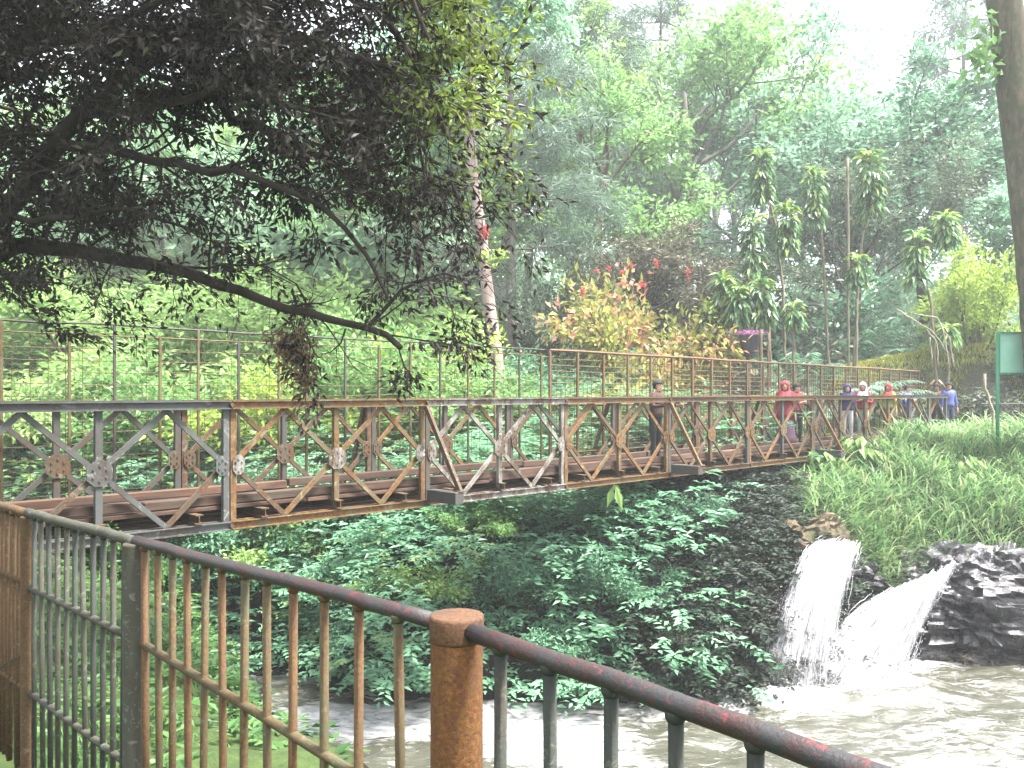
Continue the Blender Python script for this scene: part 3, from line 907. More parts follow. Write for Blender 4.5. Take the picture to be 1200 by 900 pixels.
B_STEM = bark('tan_stem', (.07, .06, .04), (.17, .145, .10))
B_PALE = bark('pale_stem', (.12, .11, .08), (.26, .235, .18))
B_BROWN = bark('brown_bark', (.05, .035, .022), (.12, .085, .055))


def gz(x, y): return float(height(np.array([x]), np.array([y]), False)[0])


# ================================================================== prototypes (meshes shared by the copies)
def tree_proto(seed, H, kind):
    r = np.random.RandomState(seed); br = []; tw = []
    if kind == 'broad':
        bend = r.normal(size=(4, 2)) * H * .012
        tr = polyline([(0, 0, -.6), (bend[0][0], bend[0][1], H * .25), (bend[1][0], bend[1][1], H * .5), (bend[2][0], bend[2][1], H * .74)], .8, .03, r)
        br.append((tr, np.linspace(H * .017, H * .008, len(tr))))
        for i in range(11):
            f = r.uniform(.42, 1.0); p = tr[int(f * (len(tr) - 1))]; a = i * 2.4 + r.rand()
            d = np.array([math.cos(a), math.sin(a), r.uniform(.25, 1.0) + (f - .4) * .9])
            grow(r, p, d, H * r.uniform(.2, .33), H * .0065, 1, 3, br, tw, .2, .05, (4, 6), (.45, 1.0), (.42, .65), H * .05)
        tw = [t for t in tw if r.rand() < .72]
        c, d, n, L, Wd, v = twig_leaves(r, tw, 9000, H * .014, .33, .17)
    elif kind == 'pine':
        tr = polyline([(0, 0, -.6), (r.normal() * .2, r.normal() * .2, H * .5), (r.normal() * .3, 0, H)], .9, .03, r)
        br.append((tr, np.linspace(H * .015, .03, len(tr))))
        for i in range(34):
            f = .34 + .66 * (i / 34); p = tr[int(f * (len(tr) - 1))]; a = i * 2.4 + r.rand() * .6
            d = np.array([math.cos(a), math.sin(a), r.uniform(-.1, .35)])
            grow(r, p, d, H * .20 * (1.25 - f) * r.uniform(.7, 1.4) + .6, .05, 1, 2, br, tw, .14, .02, (4, 7), (.4, .9), (.4, .6), .5, .25, .12)
        c, d, n, L, Wd, v = twig_leaves(r, tw, 16000, .22, .46, .06, .1, .35)
    elif kind == 'tuft':      # tall bare stems with loose layered pads of small leaves
        tr = polyline([(0, 0, -.6), (H * .03, 0, H * .3), (-H * .02, H * .02, H * .62)], .8, .04, r)
        br.append((tr, np.linspace(H * .014, H * .007, len(tr))))
        for i in range(8):
            f = r.uniform(.55, 1.0); p = tr[int(f * (len(tr) - 1))]; a = i * 2.4 + r.rand()
            d = np.array([math.cos(a), math.sin(a), r.uniform(.5, 1.3)])
            grow(r, p, d, H * r.uniform(.25, .38), H * .005, 1, 3, br, tw, .16, .02, (3, 4), (.4, .8), (.5, .7), H * .05, .55)
        tw = [t for t in tw if r.rand() < .8]
        c, d, n, L, Wd, v = twig_leaves(r, tw, 8500, H * .013, .30, .13)
        c[:, 2] = c[:, 2]
    elif kind == 'bush':
        for i in range(9):
            a = i * 2.4 + r.rand(); d = np.array([math.cos(a), math.sin(a), r.uniform(.5, 2.0)])
            grow(r, (r.normal() * .1, r.normal() * .1, -.15), d, H * r.uniform(.55, .9), .03 * H / 2, 1, 2, br, tw, .2, .03, (4, 6), (.4, .9), (.4, .65), H * .12)
        c, d, n, L, Wd, v = twig_leaves(r, tw, 6500, H * .075, H * .062, H * .032)
    trunk = branch_mesh('trunk', br, B_GREY, .012 if kind != 'bush' else .006)
    crown = leaf_mesh('crown', c, d, n, L, Wd, L_MINT, v)
    return trunk, crown


PB = [tree_proto(s, 18, 'broad') for s in (1, 2, 3)]
PP = [tree_proto(s, 20, 'pine') for s in (4, 5)]
PT = [tree_proto(s, 18, 'tuft') for s in (6, 8)]
PU = [tree_proto(s, 2.4, 'bush') for s in (9, 10, 11, 12)]


def plant(name, proto, loc, s, rz, leafm, barkm, label, cat, group=None, tilt=(0, 0), crown='crown', trunk='trunk'):
    e = empty(name, loc, rz, label, cat, group)
    e.scale = s if not np.isscalar(s) else (s, s, s)
    e.rotation_euler = (tilt[0], tilt[1], rz)
    t = link(trunk, proto[0], e); setmat(t, barkm)
    c = link(crown, proto[1], e); setmat(c, leafm)
    return e


def at_px(px, Y, dz=0.0):
    x = (px - 600) * Y / F
    return (x, Y, gz(x, Y) + dz)


# ================================================================== the trees across the gorge
TREES = [
 # name, proto, px, Y, height scale, width scale, rz, leaf, bark, label
 ('conifer_tree', PP[0], 599, 33, .92, .85, .3, L_PINE, B_GREY, 'dark straight-trunked conifer standing just behind the pale pink leaning trunk'),
 ('conifer_tree', PP[1], 668, 44, 1.05, 1.1, 1.3, L_PINE, B_GREY, 'hazy grey conifer with a bare lower trunk behind the red-tipped bush'),
 ('conifer_tree', PP[0], 772, 58, 1.35, 1.2, 2.0, L_PINE, B_DARK, 'tall conifer whose top leaves the photo above the brown-leaved tree'),
 ('conifer_tree', PP[1], 1122, 62, 1.45, 1.5, .5, L_PINE, B_GREY, 'blue-grey conifer crown against the white sky beside the mossy trunk'),
 ('conifer_tree', PP[1], 862, 66, 1.25, 1.0, 3.0, L_PINE, B_GREY, 'thin faded conifer far behind the row of strap-leaved plants'),
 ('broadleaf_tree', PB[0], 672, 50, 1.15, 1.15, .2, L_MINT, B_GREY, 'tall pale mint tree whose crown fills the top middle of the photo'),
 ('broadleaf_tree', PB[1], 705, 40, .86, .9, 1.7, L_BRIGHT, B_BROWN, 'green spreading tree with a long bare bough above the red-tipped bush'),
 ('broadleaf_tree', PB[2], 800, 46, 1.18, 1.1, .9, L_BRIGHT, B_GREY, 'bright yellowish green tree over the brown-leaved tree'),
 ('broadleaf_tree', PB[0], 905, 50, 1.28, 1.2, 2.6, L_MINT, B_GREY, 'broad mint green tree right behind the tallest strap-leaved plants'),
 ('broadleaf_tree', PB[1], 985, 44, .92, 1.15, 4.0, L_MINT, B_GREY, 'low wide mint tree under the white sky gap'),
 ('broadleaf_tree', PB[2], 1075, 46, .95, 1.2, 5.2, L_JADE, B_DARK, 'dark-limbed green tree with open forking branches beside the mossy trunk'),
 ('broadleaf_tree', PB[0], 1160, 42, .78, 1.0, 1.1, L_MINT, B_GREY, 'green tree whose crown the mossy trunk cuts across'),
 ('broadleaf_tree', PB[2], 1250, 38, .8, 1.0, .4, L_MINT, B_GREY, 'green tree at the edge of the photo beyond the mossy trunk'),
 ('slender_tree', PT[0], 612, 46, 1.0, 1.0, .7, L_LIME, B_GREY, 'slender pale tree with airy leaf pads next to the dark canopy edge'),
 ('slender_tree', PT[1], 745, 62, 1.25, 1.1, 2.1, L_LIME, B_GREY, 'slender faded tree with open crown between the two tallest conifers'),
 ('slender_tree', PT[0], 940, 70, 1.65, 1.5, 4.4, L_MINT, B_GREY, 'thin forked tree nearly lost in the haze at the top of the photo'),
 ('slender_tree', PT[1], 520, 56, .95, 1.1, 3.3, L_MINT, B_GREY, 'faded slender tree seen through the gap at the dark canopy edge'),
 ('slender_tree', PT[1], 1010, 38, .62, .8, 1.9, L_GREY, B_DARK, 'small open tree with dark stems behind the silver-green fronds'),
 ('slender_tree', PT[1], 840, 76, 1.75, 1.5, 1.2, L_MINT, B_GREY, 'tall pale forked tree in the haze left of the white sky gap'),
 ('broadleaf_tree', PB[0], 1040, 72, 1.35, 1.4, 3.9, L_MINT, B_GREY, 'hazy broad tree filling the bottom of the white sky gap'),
 ('broadleaf_tree', PB[1], 440, 48, .62, .9, .6, L_LIME, B_GREY, 'pale green tree beyond the wire fence below the long dark bough'),
 ('broadleaf_tree', PB[2], 330, 58, .72, 1.0, 2.2, L_MINT, B_GREY, 'misty tree on the hillside behind the tip of the low dark bough'),
 ('broadleaf_tree', PB[0], 200, 46, .52, .85, 3.6, L_LIME, B_GREY, 'pale yellow-green tree on the slope over the wire fence'),
 ('broadleaf_tree', PB[1], 60, 52, .58, .95, 5.0, L_LIME, B_GREY, 'pale tree at the photo edge on the slope below the low bough'),
 ('slender_tree', PT[0], 485, 34, .62, .8, 5.5, L_BRIGHT, B_BROWN, 'young green tree hanging over the wire fence near the bough tip'),
]
for nm, pr, px, Y, sh, sw, rz, lm, bm, lab in TREES:
    plant(nm, pr, at_px(px, Y, -.3), (sw, sw, sh), rz, lm, bm, lab, 'tree')

# shrubs standing behind the bridge and the wire fence
SHRUBS = [
 (20, 25, 1.4, 0, L_LIME, 'pale lime shrub behind the wire fence at the photo edge'),
 (90, 31, 2.0, 1, L_LIME, 'big pale shrub between the first fence posts, high on the slope'),
 (165, 24, 1.3, 2, L_BRIGHT, 'bright green shrub low behind the grey painted truss panel'),
 (250, 29, 1.9, 3, L_LIME, 'rounded lime shrub above the joint of the grey and ochre panels'),
 (330, 24, 1.35, 0, L_YELLOW, 'yellow-green shrub seen through the ochre truss panel'),
 (405, 30, 2.0, 1, L_LIME, 'tall lime shrub under the tip of the low bough'),
 (455, 25, 1.5, 2, L_BRIGHT, 'green shrub behind the end of the ochre truss panel'),
 (505, 26, 1.3, 3, L_YELLOW, 'yellowish shrub at the foot of the pale pink trunk'),
 (640, 28, 1.35, 0, L_JADE, 'jade green shrub between the conifer trunk and the mesh fence'),
 (690, 31, 1.2, 1, L_JADE, 'low blue-green shrub right under the red-tipped bush'),
 (560, 23, 1.0, 2, L_BRIGHT, 'low green shrub seen through the pale flaked truss panel'),
 (800, 34, 1.3, 3, L_DULL, 'dark shrub beneath the strap-leaved clump by the flower pot'),
 (830, 24.0, .62, 0, L_BRIGHT, 'bright feathery shrub growing against the mesh fence'),
 (888, 25.6, .60, 2, L_BRIGHT, 'fresh green creeper-like shrub spilling over the mesh fence'),
 (1262, 31, 1.5, 1, L_DULL, 'dark shrub behind the green board'),
 (1110, 36, 1.1, 2, L_GREY, 'grey-green shrub at the top of the mossy mound'),
 (960, 39, 2.2, 3, L_JADE, 'tall jade shrub behind the silver-green fronds'),
 (1060, 39, 2.3, 0, L_JADE, 'big dark-leaved shrub behind the pale bare sticks'),
 (860, 38, 2.2, 1, L_DULL, 'deep green shrub behind the hanging flower pot'),
]
for i, (px, Y, s, k, lm, lab) in enumerate(SHRUBS):
    plant('shrub', PU[k], at_px(px, Y, -.1), (s * 1.15, s * 1.15, s), i * 1.3, lm, B_BROWN, lab, 'shrub', crown='foliage', trunk='stem')
# near the bridge foot, in the shade of the big tree
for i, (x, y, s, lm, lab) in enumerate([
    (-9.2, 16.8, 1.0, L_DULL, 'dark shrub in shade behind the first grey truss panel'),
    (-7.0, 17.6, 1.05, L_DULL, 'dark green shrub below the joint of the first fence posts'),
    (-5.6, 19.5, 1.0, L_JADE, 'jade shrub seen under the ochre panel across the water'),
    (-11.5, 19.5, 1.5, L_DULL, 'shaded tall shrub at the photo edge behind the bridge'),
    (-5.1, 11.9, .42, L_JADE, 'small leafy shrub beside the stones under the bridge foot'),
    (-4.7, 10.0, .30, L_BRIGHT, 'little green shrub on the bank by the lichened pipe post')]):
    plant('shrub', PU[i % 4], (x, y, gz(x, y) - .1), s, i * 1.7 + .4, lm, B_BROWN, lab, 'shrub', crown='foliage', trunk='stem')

# brown-leaved tree and the bush of yellow and pink leaves
plant('copper_tree', PB[2], at_px(738, 34, -1.2), (.62, .62, .48), .8, L_COPPER, B_DARK, 'dark brown-leaved tree spreading behind the red-tipped yellow bush', 'tree')
plant('copper_tree', PB[0], at_px(795, 37, -.8), (.5, .5, .44), 2.8, L_DULL, B_DARK, 'dull dark tree between the red-tipped bush and the strap-leaved plants', 'tree')
b = plant('coloured_bush', PU[1], at_px(752, 29.5, .0), (1.9, 1.6, 2.35), .5, L_COLOUR, B_BROWN, 'bush of yellow leaves with pink and red tips above the mesh fence', 'bush', crown='foliage', trunk='stem')
r = np.random.RandomState(21)
c0 = np.array([W(x, y, 28.6) for x, y in ((683, 345), (740, 312), (770, 312), (806, 325), (700, 318), (755, 335))])
c0 = np.concatenate([c0, c0 + r.normal(size=(6, 3)) * np.array([.22, .1, .12])])
c = c0 - np.array(b.location)
def local(c, e): return c / np.array(e.scale)
rot = np.array([[math.cos(-.5), -math.sin(-.5), 0], [math.sin(-.5), math.cos(-.5), 0], [0, 0, 1]])
c = (c @ rot.T) / np.array(b.scale)
for q in c:
    k = 16; link('red_bract', leaf_mesh('red_bract', np.tile(q, (k, 1)), rdir(k, .3, r), rdir(k, 1, r), r.uniform(.04, .075, k), .035, L_RED, r.rand(k)), b)
plant('coloured_bush', PU[3], at_px(652, 33, 1.2), (1.3, 1.3, 1.7), 2.2, L_GREY, B_BROWN, 'orange-topped green bush beside the conifer, behind the yellow bush', 'bush', crown='foliage', trunk='stem')
plant('golden_bush', PU[2], at_px(1148, 33.5, -.3), (1.5, 1.3, 1.65), 1.2, L_YELLOW, B_BROWN, 'tall feathery golden-green bush on the mound behind the green board', 'bush', crown='foliage', trunk='stem')
plant('golden_bush', PU[0], at_px(1120, 35.0, .0), (1.1, 1.1, 1.0), .2, L_YELLOW, B_BROWN, 'low golden-green bush at the foot of the tall golden one', 'bush', crown='foliage', trunk='stem')

plant('golden_bush', PU[3], at_px(1180, 35.0, -.1), (.9, .8, .7), 2.2, L_YELLOW, B_BROWN, 'small golden-green bush right behind the top of the green board', 'bush', crown='foliage', trunk='stem')
# pale pink leaning trunk with a red blossom
e = empty('pink_trunk_tree', at_px(590, 27, -.2), 0, 'tree with a pale pink leaning trunk and a red bloom, behind the wire fence', 'tree')
o = np.array(e.location); r = np.random.RandomState(31); br = []; tw = []
tr = polyline([o * 0, W(588, 470, 27) - o, W(580, 410, 27.1) - o, W(570, 330, 27.2) - o, W(562, 260, 27.3) - o, W(555, 205, 27.4) - o, W(548, 120, 27.5) - o, W(556, 30, 27.8) - o, W(560, -60, 28) - o], .5, .012, r)
br.append((tr, np.interp(np.arange(len(tr)), [0, len(tr) * .35, len(tr)], [.27, .18, .06])))
for i in range(9):
    f = r.uniform(.62, 1); p = tr[int(f * (len(tr) - 1))]; a = i * 2.4
    grow(r, p, (math.cos(a), math.sin(a) * .8, r.uniform(.1, .8)), r.uniform(1.6, 3.2), .05, 1, 3, br, tw, .2, .03, (3, 5), (.5, 1), (.45, .65), .5)
link('trunk', branch_mesh('trunk', br, B_PINK, .008), e)
c, d, n, L, Wd, v = twig_leaves(r, tw, 16000, .26, .24, .12)
link('crown', leaf_mesh('crown', c, d, n, L, Wd, L_MINT, v), e)
k = 60; c = np.tile(W(567, 272, 27.0) - o, (k, 1))
link('red_bloom', leaf_mesh('red_bloom', c, rdir(k, .1, r) * np.array([.8, .8, 1.3]), rdir(k, 1, r), r.uniform(.1, .32, k), .12, L_RED, r.rand(k)), e)
k = 70; c = W(575, 300, 26.9) - o + r.normal(size=(k, 3)) * np.array([.32, .2, .2])
link('low_leaves', leaf_mesh('low_leaves', c, rdir(k, .0, r), rdir(k, 1, r), .2, .1, L_YELLOW, r.rand(k)), e)

# mossy trunk on the bank
e = empty('mossy_tree', at_px(1229, 22, -.3), 0, 'tall mossy brown tree trunk leaning at the photo edge, crown out of sight', 'tree')
o = np.array(e.location); r = np.random.RandomState(41); br = []; tw = []
tr = polyline([o * 0, W(1226, 470, 22) - o, W(1221, 390, 22) - o, W(1213, 300, 22) - o, W(1202, 200, 22) - o, W(1190, 110, 22) - o, W(1178, 10, 22) - o, W(1166, -100, 22) - o, W(1150, -260, 22.2) - o], .4, .012, r)
br.append((tr, np.interp(np.arange(len(tr)), [0, 4, len(tr)], [.55, .46, .36])))
tr_only = list(br)
for i in range(8):
    p = tr[-1 - r.randint(0, 6)]; a = i * 2.4 + .4
    grow(r, p, (math.cos(a), math.sin(a), r.uniform(.2, .8)), r.uniform(2.5, 4.5), .1, 1, 3, br, tw, .2, .03, (3, 5), (.5, 1), (.45, .65), .5)
mb = MB()
for pts, rr in br: mb.tube(pts, rr, 20 if rr[0] > .3 else 6, cap=False)
link('trunk', mb.mesh('trunk', B_MOSS, True), e)
c, d, n, L, Wd, v = twig_leaves(r, tw, 2200, .3, .26, .12)
link('crown', leaf_mesh('crown', c, d, n, L, Wd, L_DULL, v), e)
k = 120; c = W(1150, 62, 21.8) - o + r.normal(size=(k, 3)) * np.array([.28, .2, .42])
link('climbing_leaves', leaf_mesh('climbing_leaves', c, rdir(k, -.3, r), rdir(k, 1, r), .28, .14, L_BRIGHT, r.rand(k)), e)

# ================================================================== strap-leaved plants on tall stems
def strap_plant(label, pts, Y, tops, seed, leafL=.62, n=230, name='dracaena'):
    """pts: stem in picture pixels at distance Y; tops: (px, py of the tuft top, py of its bottom)"""
    r = np.random.RandomState(seed)
    base = W(*pts[0], Y); base[2] = gz(base[0], Y) - .05
    e = empty(name, base, 0, label, 'plant'); mb = MB()
    P = [W(x, y, Y) - base for x, y in pts]; P[0] = P[0] * 0
    mb.tube(polyline(P, .25, .012, r), np.linspace(.06, .045, len(polyline(P, .25, 0))), 8)
    C = []; D = []
    for (tx, t0, t1) in tops:
        a, b = W(tx, t0 + 14, Y) - base, W(tx + r.uniform(-4, 4), t1, Y) - base
        j = int(np.argmin([np.linalg.norm(p - b) for p in P])); mb.tube(polyline([P[j], (P[j] + b) / 2 + r.normal(size=3) * .05, b, a], .2, .01, r), .032, 6)
        f = r.rand(n); c = b + (a - b) * f[:, None]; az = r.rand(n) * 6.283
        el = np.where(f > .8, r.uniform(.1, 1.2, n), r.uniform(-.75, .15, n))
        C.append(c); D.append(np.stack([np.cos(az) * np.cos(el), np.sin(az) * np.cos(el), np.sin(el)], 1))
    mb.build('stem', B_STEM, e, True)
    C = np.concatenate(C); D = np.concatenate(D); k = len(C); nn = np.tile([0, 0, 1.0], (k, 1)) + r.normal(size=(k, 3)) * .2
    # two-joint strap: an upper and a drooping lower half
    L = leafL * r.uniform(.7, 1.15, k); v1, f1 = leaf_geo(C, D, nn, L * .62, L * .21, .2, .05, .8)
    mid = C + D * (L * .5)[:, None]; D2 = nrm(D + np.array([0, 0, -.75])); v2, f2 = leaf_geo(mid, D2, nn, L * .55, L * .20, .2, .2, .35)
    va = r.rand(k); top = D[:, 2] > .3; va[top] = np.clip(va[top] + .25, 0, 1)
    me = make_mesh('leaves', np.concatenate([v1, v2]), np.concatenate([f1, f2 + len(v1)]), None, L_DRAC, var=np.concatenate([np.repeat(va, 2)] * 2))
    link('leaves', me, e)
    return e


strap_plant('tallest strap-leaved plant on a thin pale leaning stem', [(922, 420), (918, 340), (908, 260), (896, 215)], 32, [(892, 168, 235)], 51)
strap_plant('strap-leaved plant with a yellow-tipped head on a bare stem', [(972, 420), (966, 320), (962, 270)], 33, [(953, 190, 260)], 52)
strap_plant('strap-leaved plant with the widest head, beside a straight pale pole', [(1000, 420), (1006, 320), (1012, 270)], 32.5, [(1019, 168, 250)], 53, .72, 280)
strap_plant('strap-leaved plant with two heads in front of the tallest one', [(905, 420), (900, 350), (884, 320)], 31, [(882, 240, 325), (922, 232, 290)], 54)
strap_plant('strap-leaved plant leaning over the pale bare sticks', [(1098, 420), (1092, 360), (1082, 320)], 31, [(1075, 262, 330), (1108, 245, 280)], 55)
strap_plant('low dark strap-leaved plant next to the yellow bush', [(842, 420), (846, 380), (850, 350)], 30, [(848, 314, 372), (832, 350, 392)], 56)
strap_plant('low strap-leaved plant above the pot of purple flowers', [(890, 420), (892, 370)], 29.5, [(892, 318, 375), (866, 330, 372)], 57)
strap_plant('small strap-leaved plant beside the wooden stake', [(932, 420), (930, 380)], 29.2, [(930, 345, 380)], 58, .5, 150)
strap_plant('short strap-leaved plant over the pale bare sticks by the mound', [(1110, 440), (1112, 400)], 30.5, [(1111, 372, 400)], 59, .5, 150)
strap_plant('fresh green strap-leaved plant rising out of the silver-green fronds', [(1003, 430), (1004, 350)], 30.5, [(1005, 290, 330)], 60, .55, 170)
o = empty('pole', at_px(994, 31.8), 0, 'straight pale bare pole between two strap-leaved plants', 'pole')
mb = MB(); mb.tube(polyline([(0, 0, -.1), (0, 0, 4), (-.02, 0, W(994, 185, 31.8)[2] - o.location[2])], .5, .008), np.linspace(.06, .04, 16)[:len(polyline([(0, 0, -.1), (0, 0, 4), (-.02, 0, W(994, 185, 31.8)[2] - o.location[2])], .5))] if False else .05, 8); mb.build('shaft', B_STEM, o, True)

# silver-green frond bush
def frond_bush(label, px, Y, span, hgt, nf, seed, mat, name='fern_bush', cat='bush'):
    r = np.random.RandomState(seed); base = np.array(at_px(px, Y, -.1)); e = empty(name, base, 0, label, cat)
    mb = MB(); C = []; D = []; Ls = []
    for i in range(nf):
        a = r.rand() * 6.283; s = r.uniform(.45, 1) * span; h = hgt * r.uniform(.35, 1.05)
        d = np.array([math.cos(a), math.sin(a), 0]); t = np.linspace(0, 1, 12)[:, None]
        p = d * s * t + np.array([0, 0, 1]) * h * (1.9 * t - 1.15 * t * t) + r.normal(size=3) * np.array([.25, .25, .05]) * t
        mb.tube(p, np.linspace(.022, .006, 12), 4, False)
        side = np.cross(d, [0, 0, 1.0])
        tt = np.linspace(.22, 1, 24)
        for sg in (-1, 1):
            q = np.stack([np.interp(tt, t[:, 0], p[:, k]) for k in range(3)], 1); C.append(q)
            D.append(nrm(side * sg + d * .55 + np.array([0, 0, -.35]) + r.normal(size=(24, 3)) * .12)); Ls.append(.34 * np.sin(np.pi * (tt * .8 + .12)) + .06)
    C = np.concatenate(C); D = np.concatenate(D); L = np.concatenate(Ls); k = len(C)
    mb.build('stem', B_PALE, e)
    link('fronds', leaf_mesh('fronds', C, D, np.tile([0, 0, 1.0], (k, 1)) + r.normal(size=(k, 3)) * .25, L, L * .22, mat, r.rand(k)), e)
frond_bush('wide mound of silver-green drooping fronds behind the mesh fence', 985, 29.5, 3.0, 2.3, 70, 61, L_FERN)
frond_bush('smaller clump of silver-green fronds next to the pale bare sticks', 1052, 35, 1.6, 1.8, 36, 62, L_FERN)
frond_bush('tall feathery frond clump with long leaf stalks between the strap-leaved plants', 1030, 36, 2.4, 4.4, 26, 63, L_JADE)
frond_bush('jade frond clump below the two-headed strap-leaved plant', 935, 31.5, 1.8, 3.4, 30, 64, L_JADE)

# pale bare sticks
e = empty('bare_sticks', at_px(1105, 29.5), 0, 'pale bare branching sticks of a dead shrub at the end of the mound', 'dead shrub'); o = np.array(e.location); mb = MB()
for P in ([(1112, 432), (1108, 400), (1102, 378)], [(1118, 430), (1112, 395), (1098, 372), (1070, 368)], [(1100, 432), (1098, 404), (1086, 386)], [(1112, 415), (1092, 388), (1050, 362)], [(1092, 425), (1090, 395)]):
    mb.tube(polyline([W(x, y, 29.5) - o for x, y in P], .2, .015), .022, 6)
mb.build('stems', B_PALE, e, True)
e = empty('bare_stick', at_px(1163, 24), 0, 'thin pale bent stick standing in the grass by the green board', 'stick'); o = np.array(e.location); mb = MB()
mb.tube(polyline([o * 0, W(1164, 482, 24) - o, W(1154, 455, 24) - o, W(1154, 438, 24) - o], .2, .01), .035, 6); mb.build('stem', B_PALE, e, True)

# ================================================================== the big dark tree by the camera
e = empty('shade_tree', (-6.3, 7.6, gz(-6.3, 7.6) - .2), 0, 'big dark tree overhanging the bridge with a long low bough', 'tree'); o = np.array(e.location)
r = np.random.RandomState(77); br = []; tw = []
fork = np.array([-5.6, 7.6, .9]); 
trunk = polyline([o, o + [.1, 0, 1.2], fork - [.15, 0, .3], fork, fork + [.05, 0, 1.2], fork + [-.3, .3, 2.6], fork + [-.6, .2, 4.5]], .25, .012, r)
br.append((trunk, np.interp(np.arange(len(trunk)), [0, 3, len(trunk)], [.50, .36, .14])))
LIMBS = [
 ([(-45, 322, 7.5), (20, 288, 7.2), (85, 293, 7.05), (150, 306, 7.0), (215, 318, 6.9), (280, 340, 6.8), (335, 362, 6.7), (385, 374, 6.65), (430, 384, 6.6), (470, 408, 6.5)], .085, .022, .3),
 ([(-60, 310, 7.6), (20, 232, 7.3), (60, 176, 7.0), (100, 132, 6.8), (160, 82, 6.6), (205, 55, 6.4), (290, 36, 6.2), (380, 50, 6.1), (460, 80, 6.0)], .11, .02, 1),
 ([(205, 55, 6.4), (245, 92, 6.5), (270, 140, 6.55), (330, 160, 6.6), (410, 205, 6.6), (465, 262, 6.6)], .045, .012, 1),
 ([(60, 176, 7.0), (120, 168, 6.7), (185, 190, 6.4), (290, 205, 6.0), (375, 240, 6.0), (430, 300, 6.1), (455, 350, 6.2)], .05, .012, .55),
 ([(-60, 250, 7.5), (-30, 120, 7.2), (60, 10, 7.0), (180, -60, 6.8), (330, -50, 6.5), (440, 10, 6.4), (500, 90, 6.4), (528, 165, 6.4)], .09, .015, 1),
 ([(330, -50, 6.5), (420, -60, 6.0), (480, -10, 5.8), (505, 50, 5.8)], .04, .012, 1),
 ([(410, 205, 6.6), (470, 190, 6.5), (530, 215, 6.5), (548, 270, 6.5)], .02, .008, .6),
 ([(430, 384, 6.6), (470, 340, 6.6), (520, 320, 6.6), (550, 330, 6.6)], .018, .006, .6),
 ([(-60, 330, 7.4), (0, 315, 7.0), (60, 340, 6.8)], .04, .01, .5),
 ([(-45, 240, 7.4), (40, 260, 6.6), (150, 245, 6.2), (240, 275, 6.2)], .05, .01, .6),
 ([(-60, 100, 7.2), (40, 60, 6.2), (150, 20, 5.8), (280, -40, 5.6)], .06, .015, 1),
 ([(100, 132, 6.8), (170, 130, 6.2), (260, 100, 5.9), (360, 130, 5.9), (430, 150, 6.0)], .04, .01, 1),
 ([(380, 50, 6.1), (440, 110, 6.1), (490, 160, 6.2), (500, 230, 6.3)], .02, .008, 1),
]
anchor = []
for P, r0, r1, dens in LIMBS:
    pts = polyline([W(*p) for p in P], .16, .012, r)
    if P[0][0] < -40: pts = np.concatenate([polyline([fork + np.array([0, 0, (pts[0][2] - fork[2]) * .5]), pts[0]], .2, .01, r)[:-1], pts])
    br.append((pts, np.linspace(r0, r1, len(pts))))
    Ls = np.linalg.norm(np.diff(pts, axis=0), axis=1).sum()
    for k in range(int(Ls * 10 * dens)):
        j = r.randint(int(len(pts) * .25), len(pts) - 1); d = pts[j + 1] - pts[j]
        nd = nrm(nrm(d) * .6 + r.normal(size=3) * np.array([.7, .9, .75]) + np.array([0, 0, .12]))
        if dens <= .4 and nd[2] < 0: nd[2] *= -.6
        grow(r, pts[j], nd, r.uniform(.45, .95), max(.006, .28 * np.interp(j, [0, len(pts)], [r0, r1])), 1, 2, br, tw, .22, .0, (3, 5), (.4, 1.0), (.45, .7), .14)
# unseen boughs added over and behind the camera side to shade it
for k in range(26):
    a = r.rand() * 6.283; p = fork + np.array([0, 0, r.uniform(2.2, 4.5)])
    grow(r, p, (math.cos(a) + .35, math.sin(a) - .1, r.uniform(-.05, .7)), r.uniform(2.2, 3.8), .05, 1, 3, br, tw, .2, .02, (3, 5), (.4, 1), (.45, .7), .3)
# hanging twigs at the low bough
for (px, py, ln) in ((105, 300, .55), (130, 310, .45), (330, 372, .5), (352, 378, .62), (405, 385, .35), (465, 400, .4), (340, 372, .3)):
    grow(r, W(px, py, 6.75), (r.normal() * .25, r.normal() * .2, -1), ln, .008, 1, 2, br, tw if px > 300 else [], .3, -.02, (2, 3), (.4, 1.0), (.4, .6), .1)
mb = MB()
for pts, rr in br:
    mb.tube(pts, np.maximum(rr, .0022), 12 if rr[0] > .06 else 6 if rr[0] > .015 else 4, cap=False)
link('trunk', mb.mesh('trunk', B_DARK, True), e).location = (-o[0], -o[1], -o[2])
c, d, n, L, Wd, v = twig_leaves(r, tw, 80000, .06, .072, .029, .35, .35)
# leaves hang in clumps with open gaps between, thinner on the outer side
gap = np.array([mnoise.fractal(Vector((q[0] * 1.25, q[1] * 1.0, q[2] * 1.5)), 1, 2, 2) for q in c])
pxq = 600 + F * c[:, 0] / c[:, 1]; pyq = 458 - F * c[:, 2] / c[:, 1]
kp = (gap > -.10 - .25 * np.clip((200 - pyq) / 200, 0, 1)) & ~((pxq > 360) & (pyq > 180) & (r.rand(len(c)) < .45))
c, d, n, L, Wd, v = c[kp], d[kp], n[kp], L[kp], Wd[kp], v[kp]
# sunlight on the outer edge is painted in as yellower, brighter leaves
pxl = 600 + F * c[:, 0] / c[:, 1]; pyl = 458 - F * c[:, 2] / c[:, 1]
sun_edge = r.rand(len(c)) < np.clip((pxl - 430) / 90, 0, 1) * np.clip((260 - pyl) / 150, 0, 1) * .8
for nm, sel, mat in (('crown', ~sun_edge, L_DARK), ('sun_tinted_leaves', sun_edge, L_EDGE)):
    link(nm, leaf_mesh(nm, c[sel], d[sel], n[sel], L[sel], Wd[sel], mat, v[sel]), e).location = (-o[0], -o[1], -o[2])
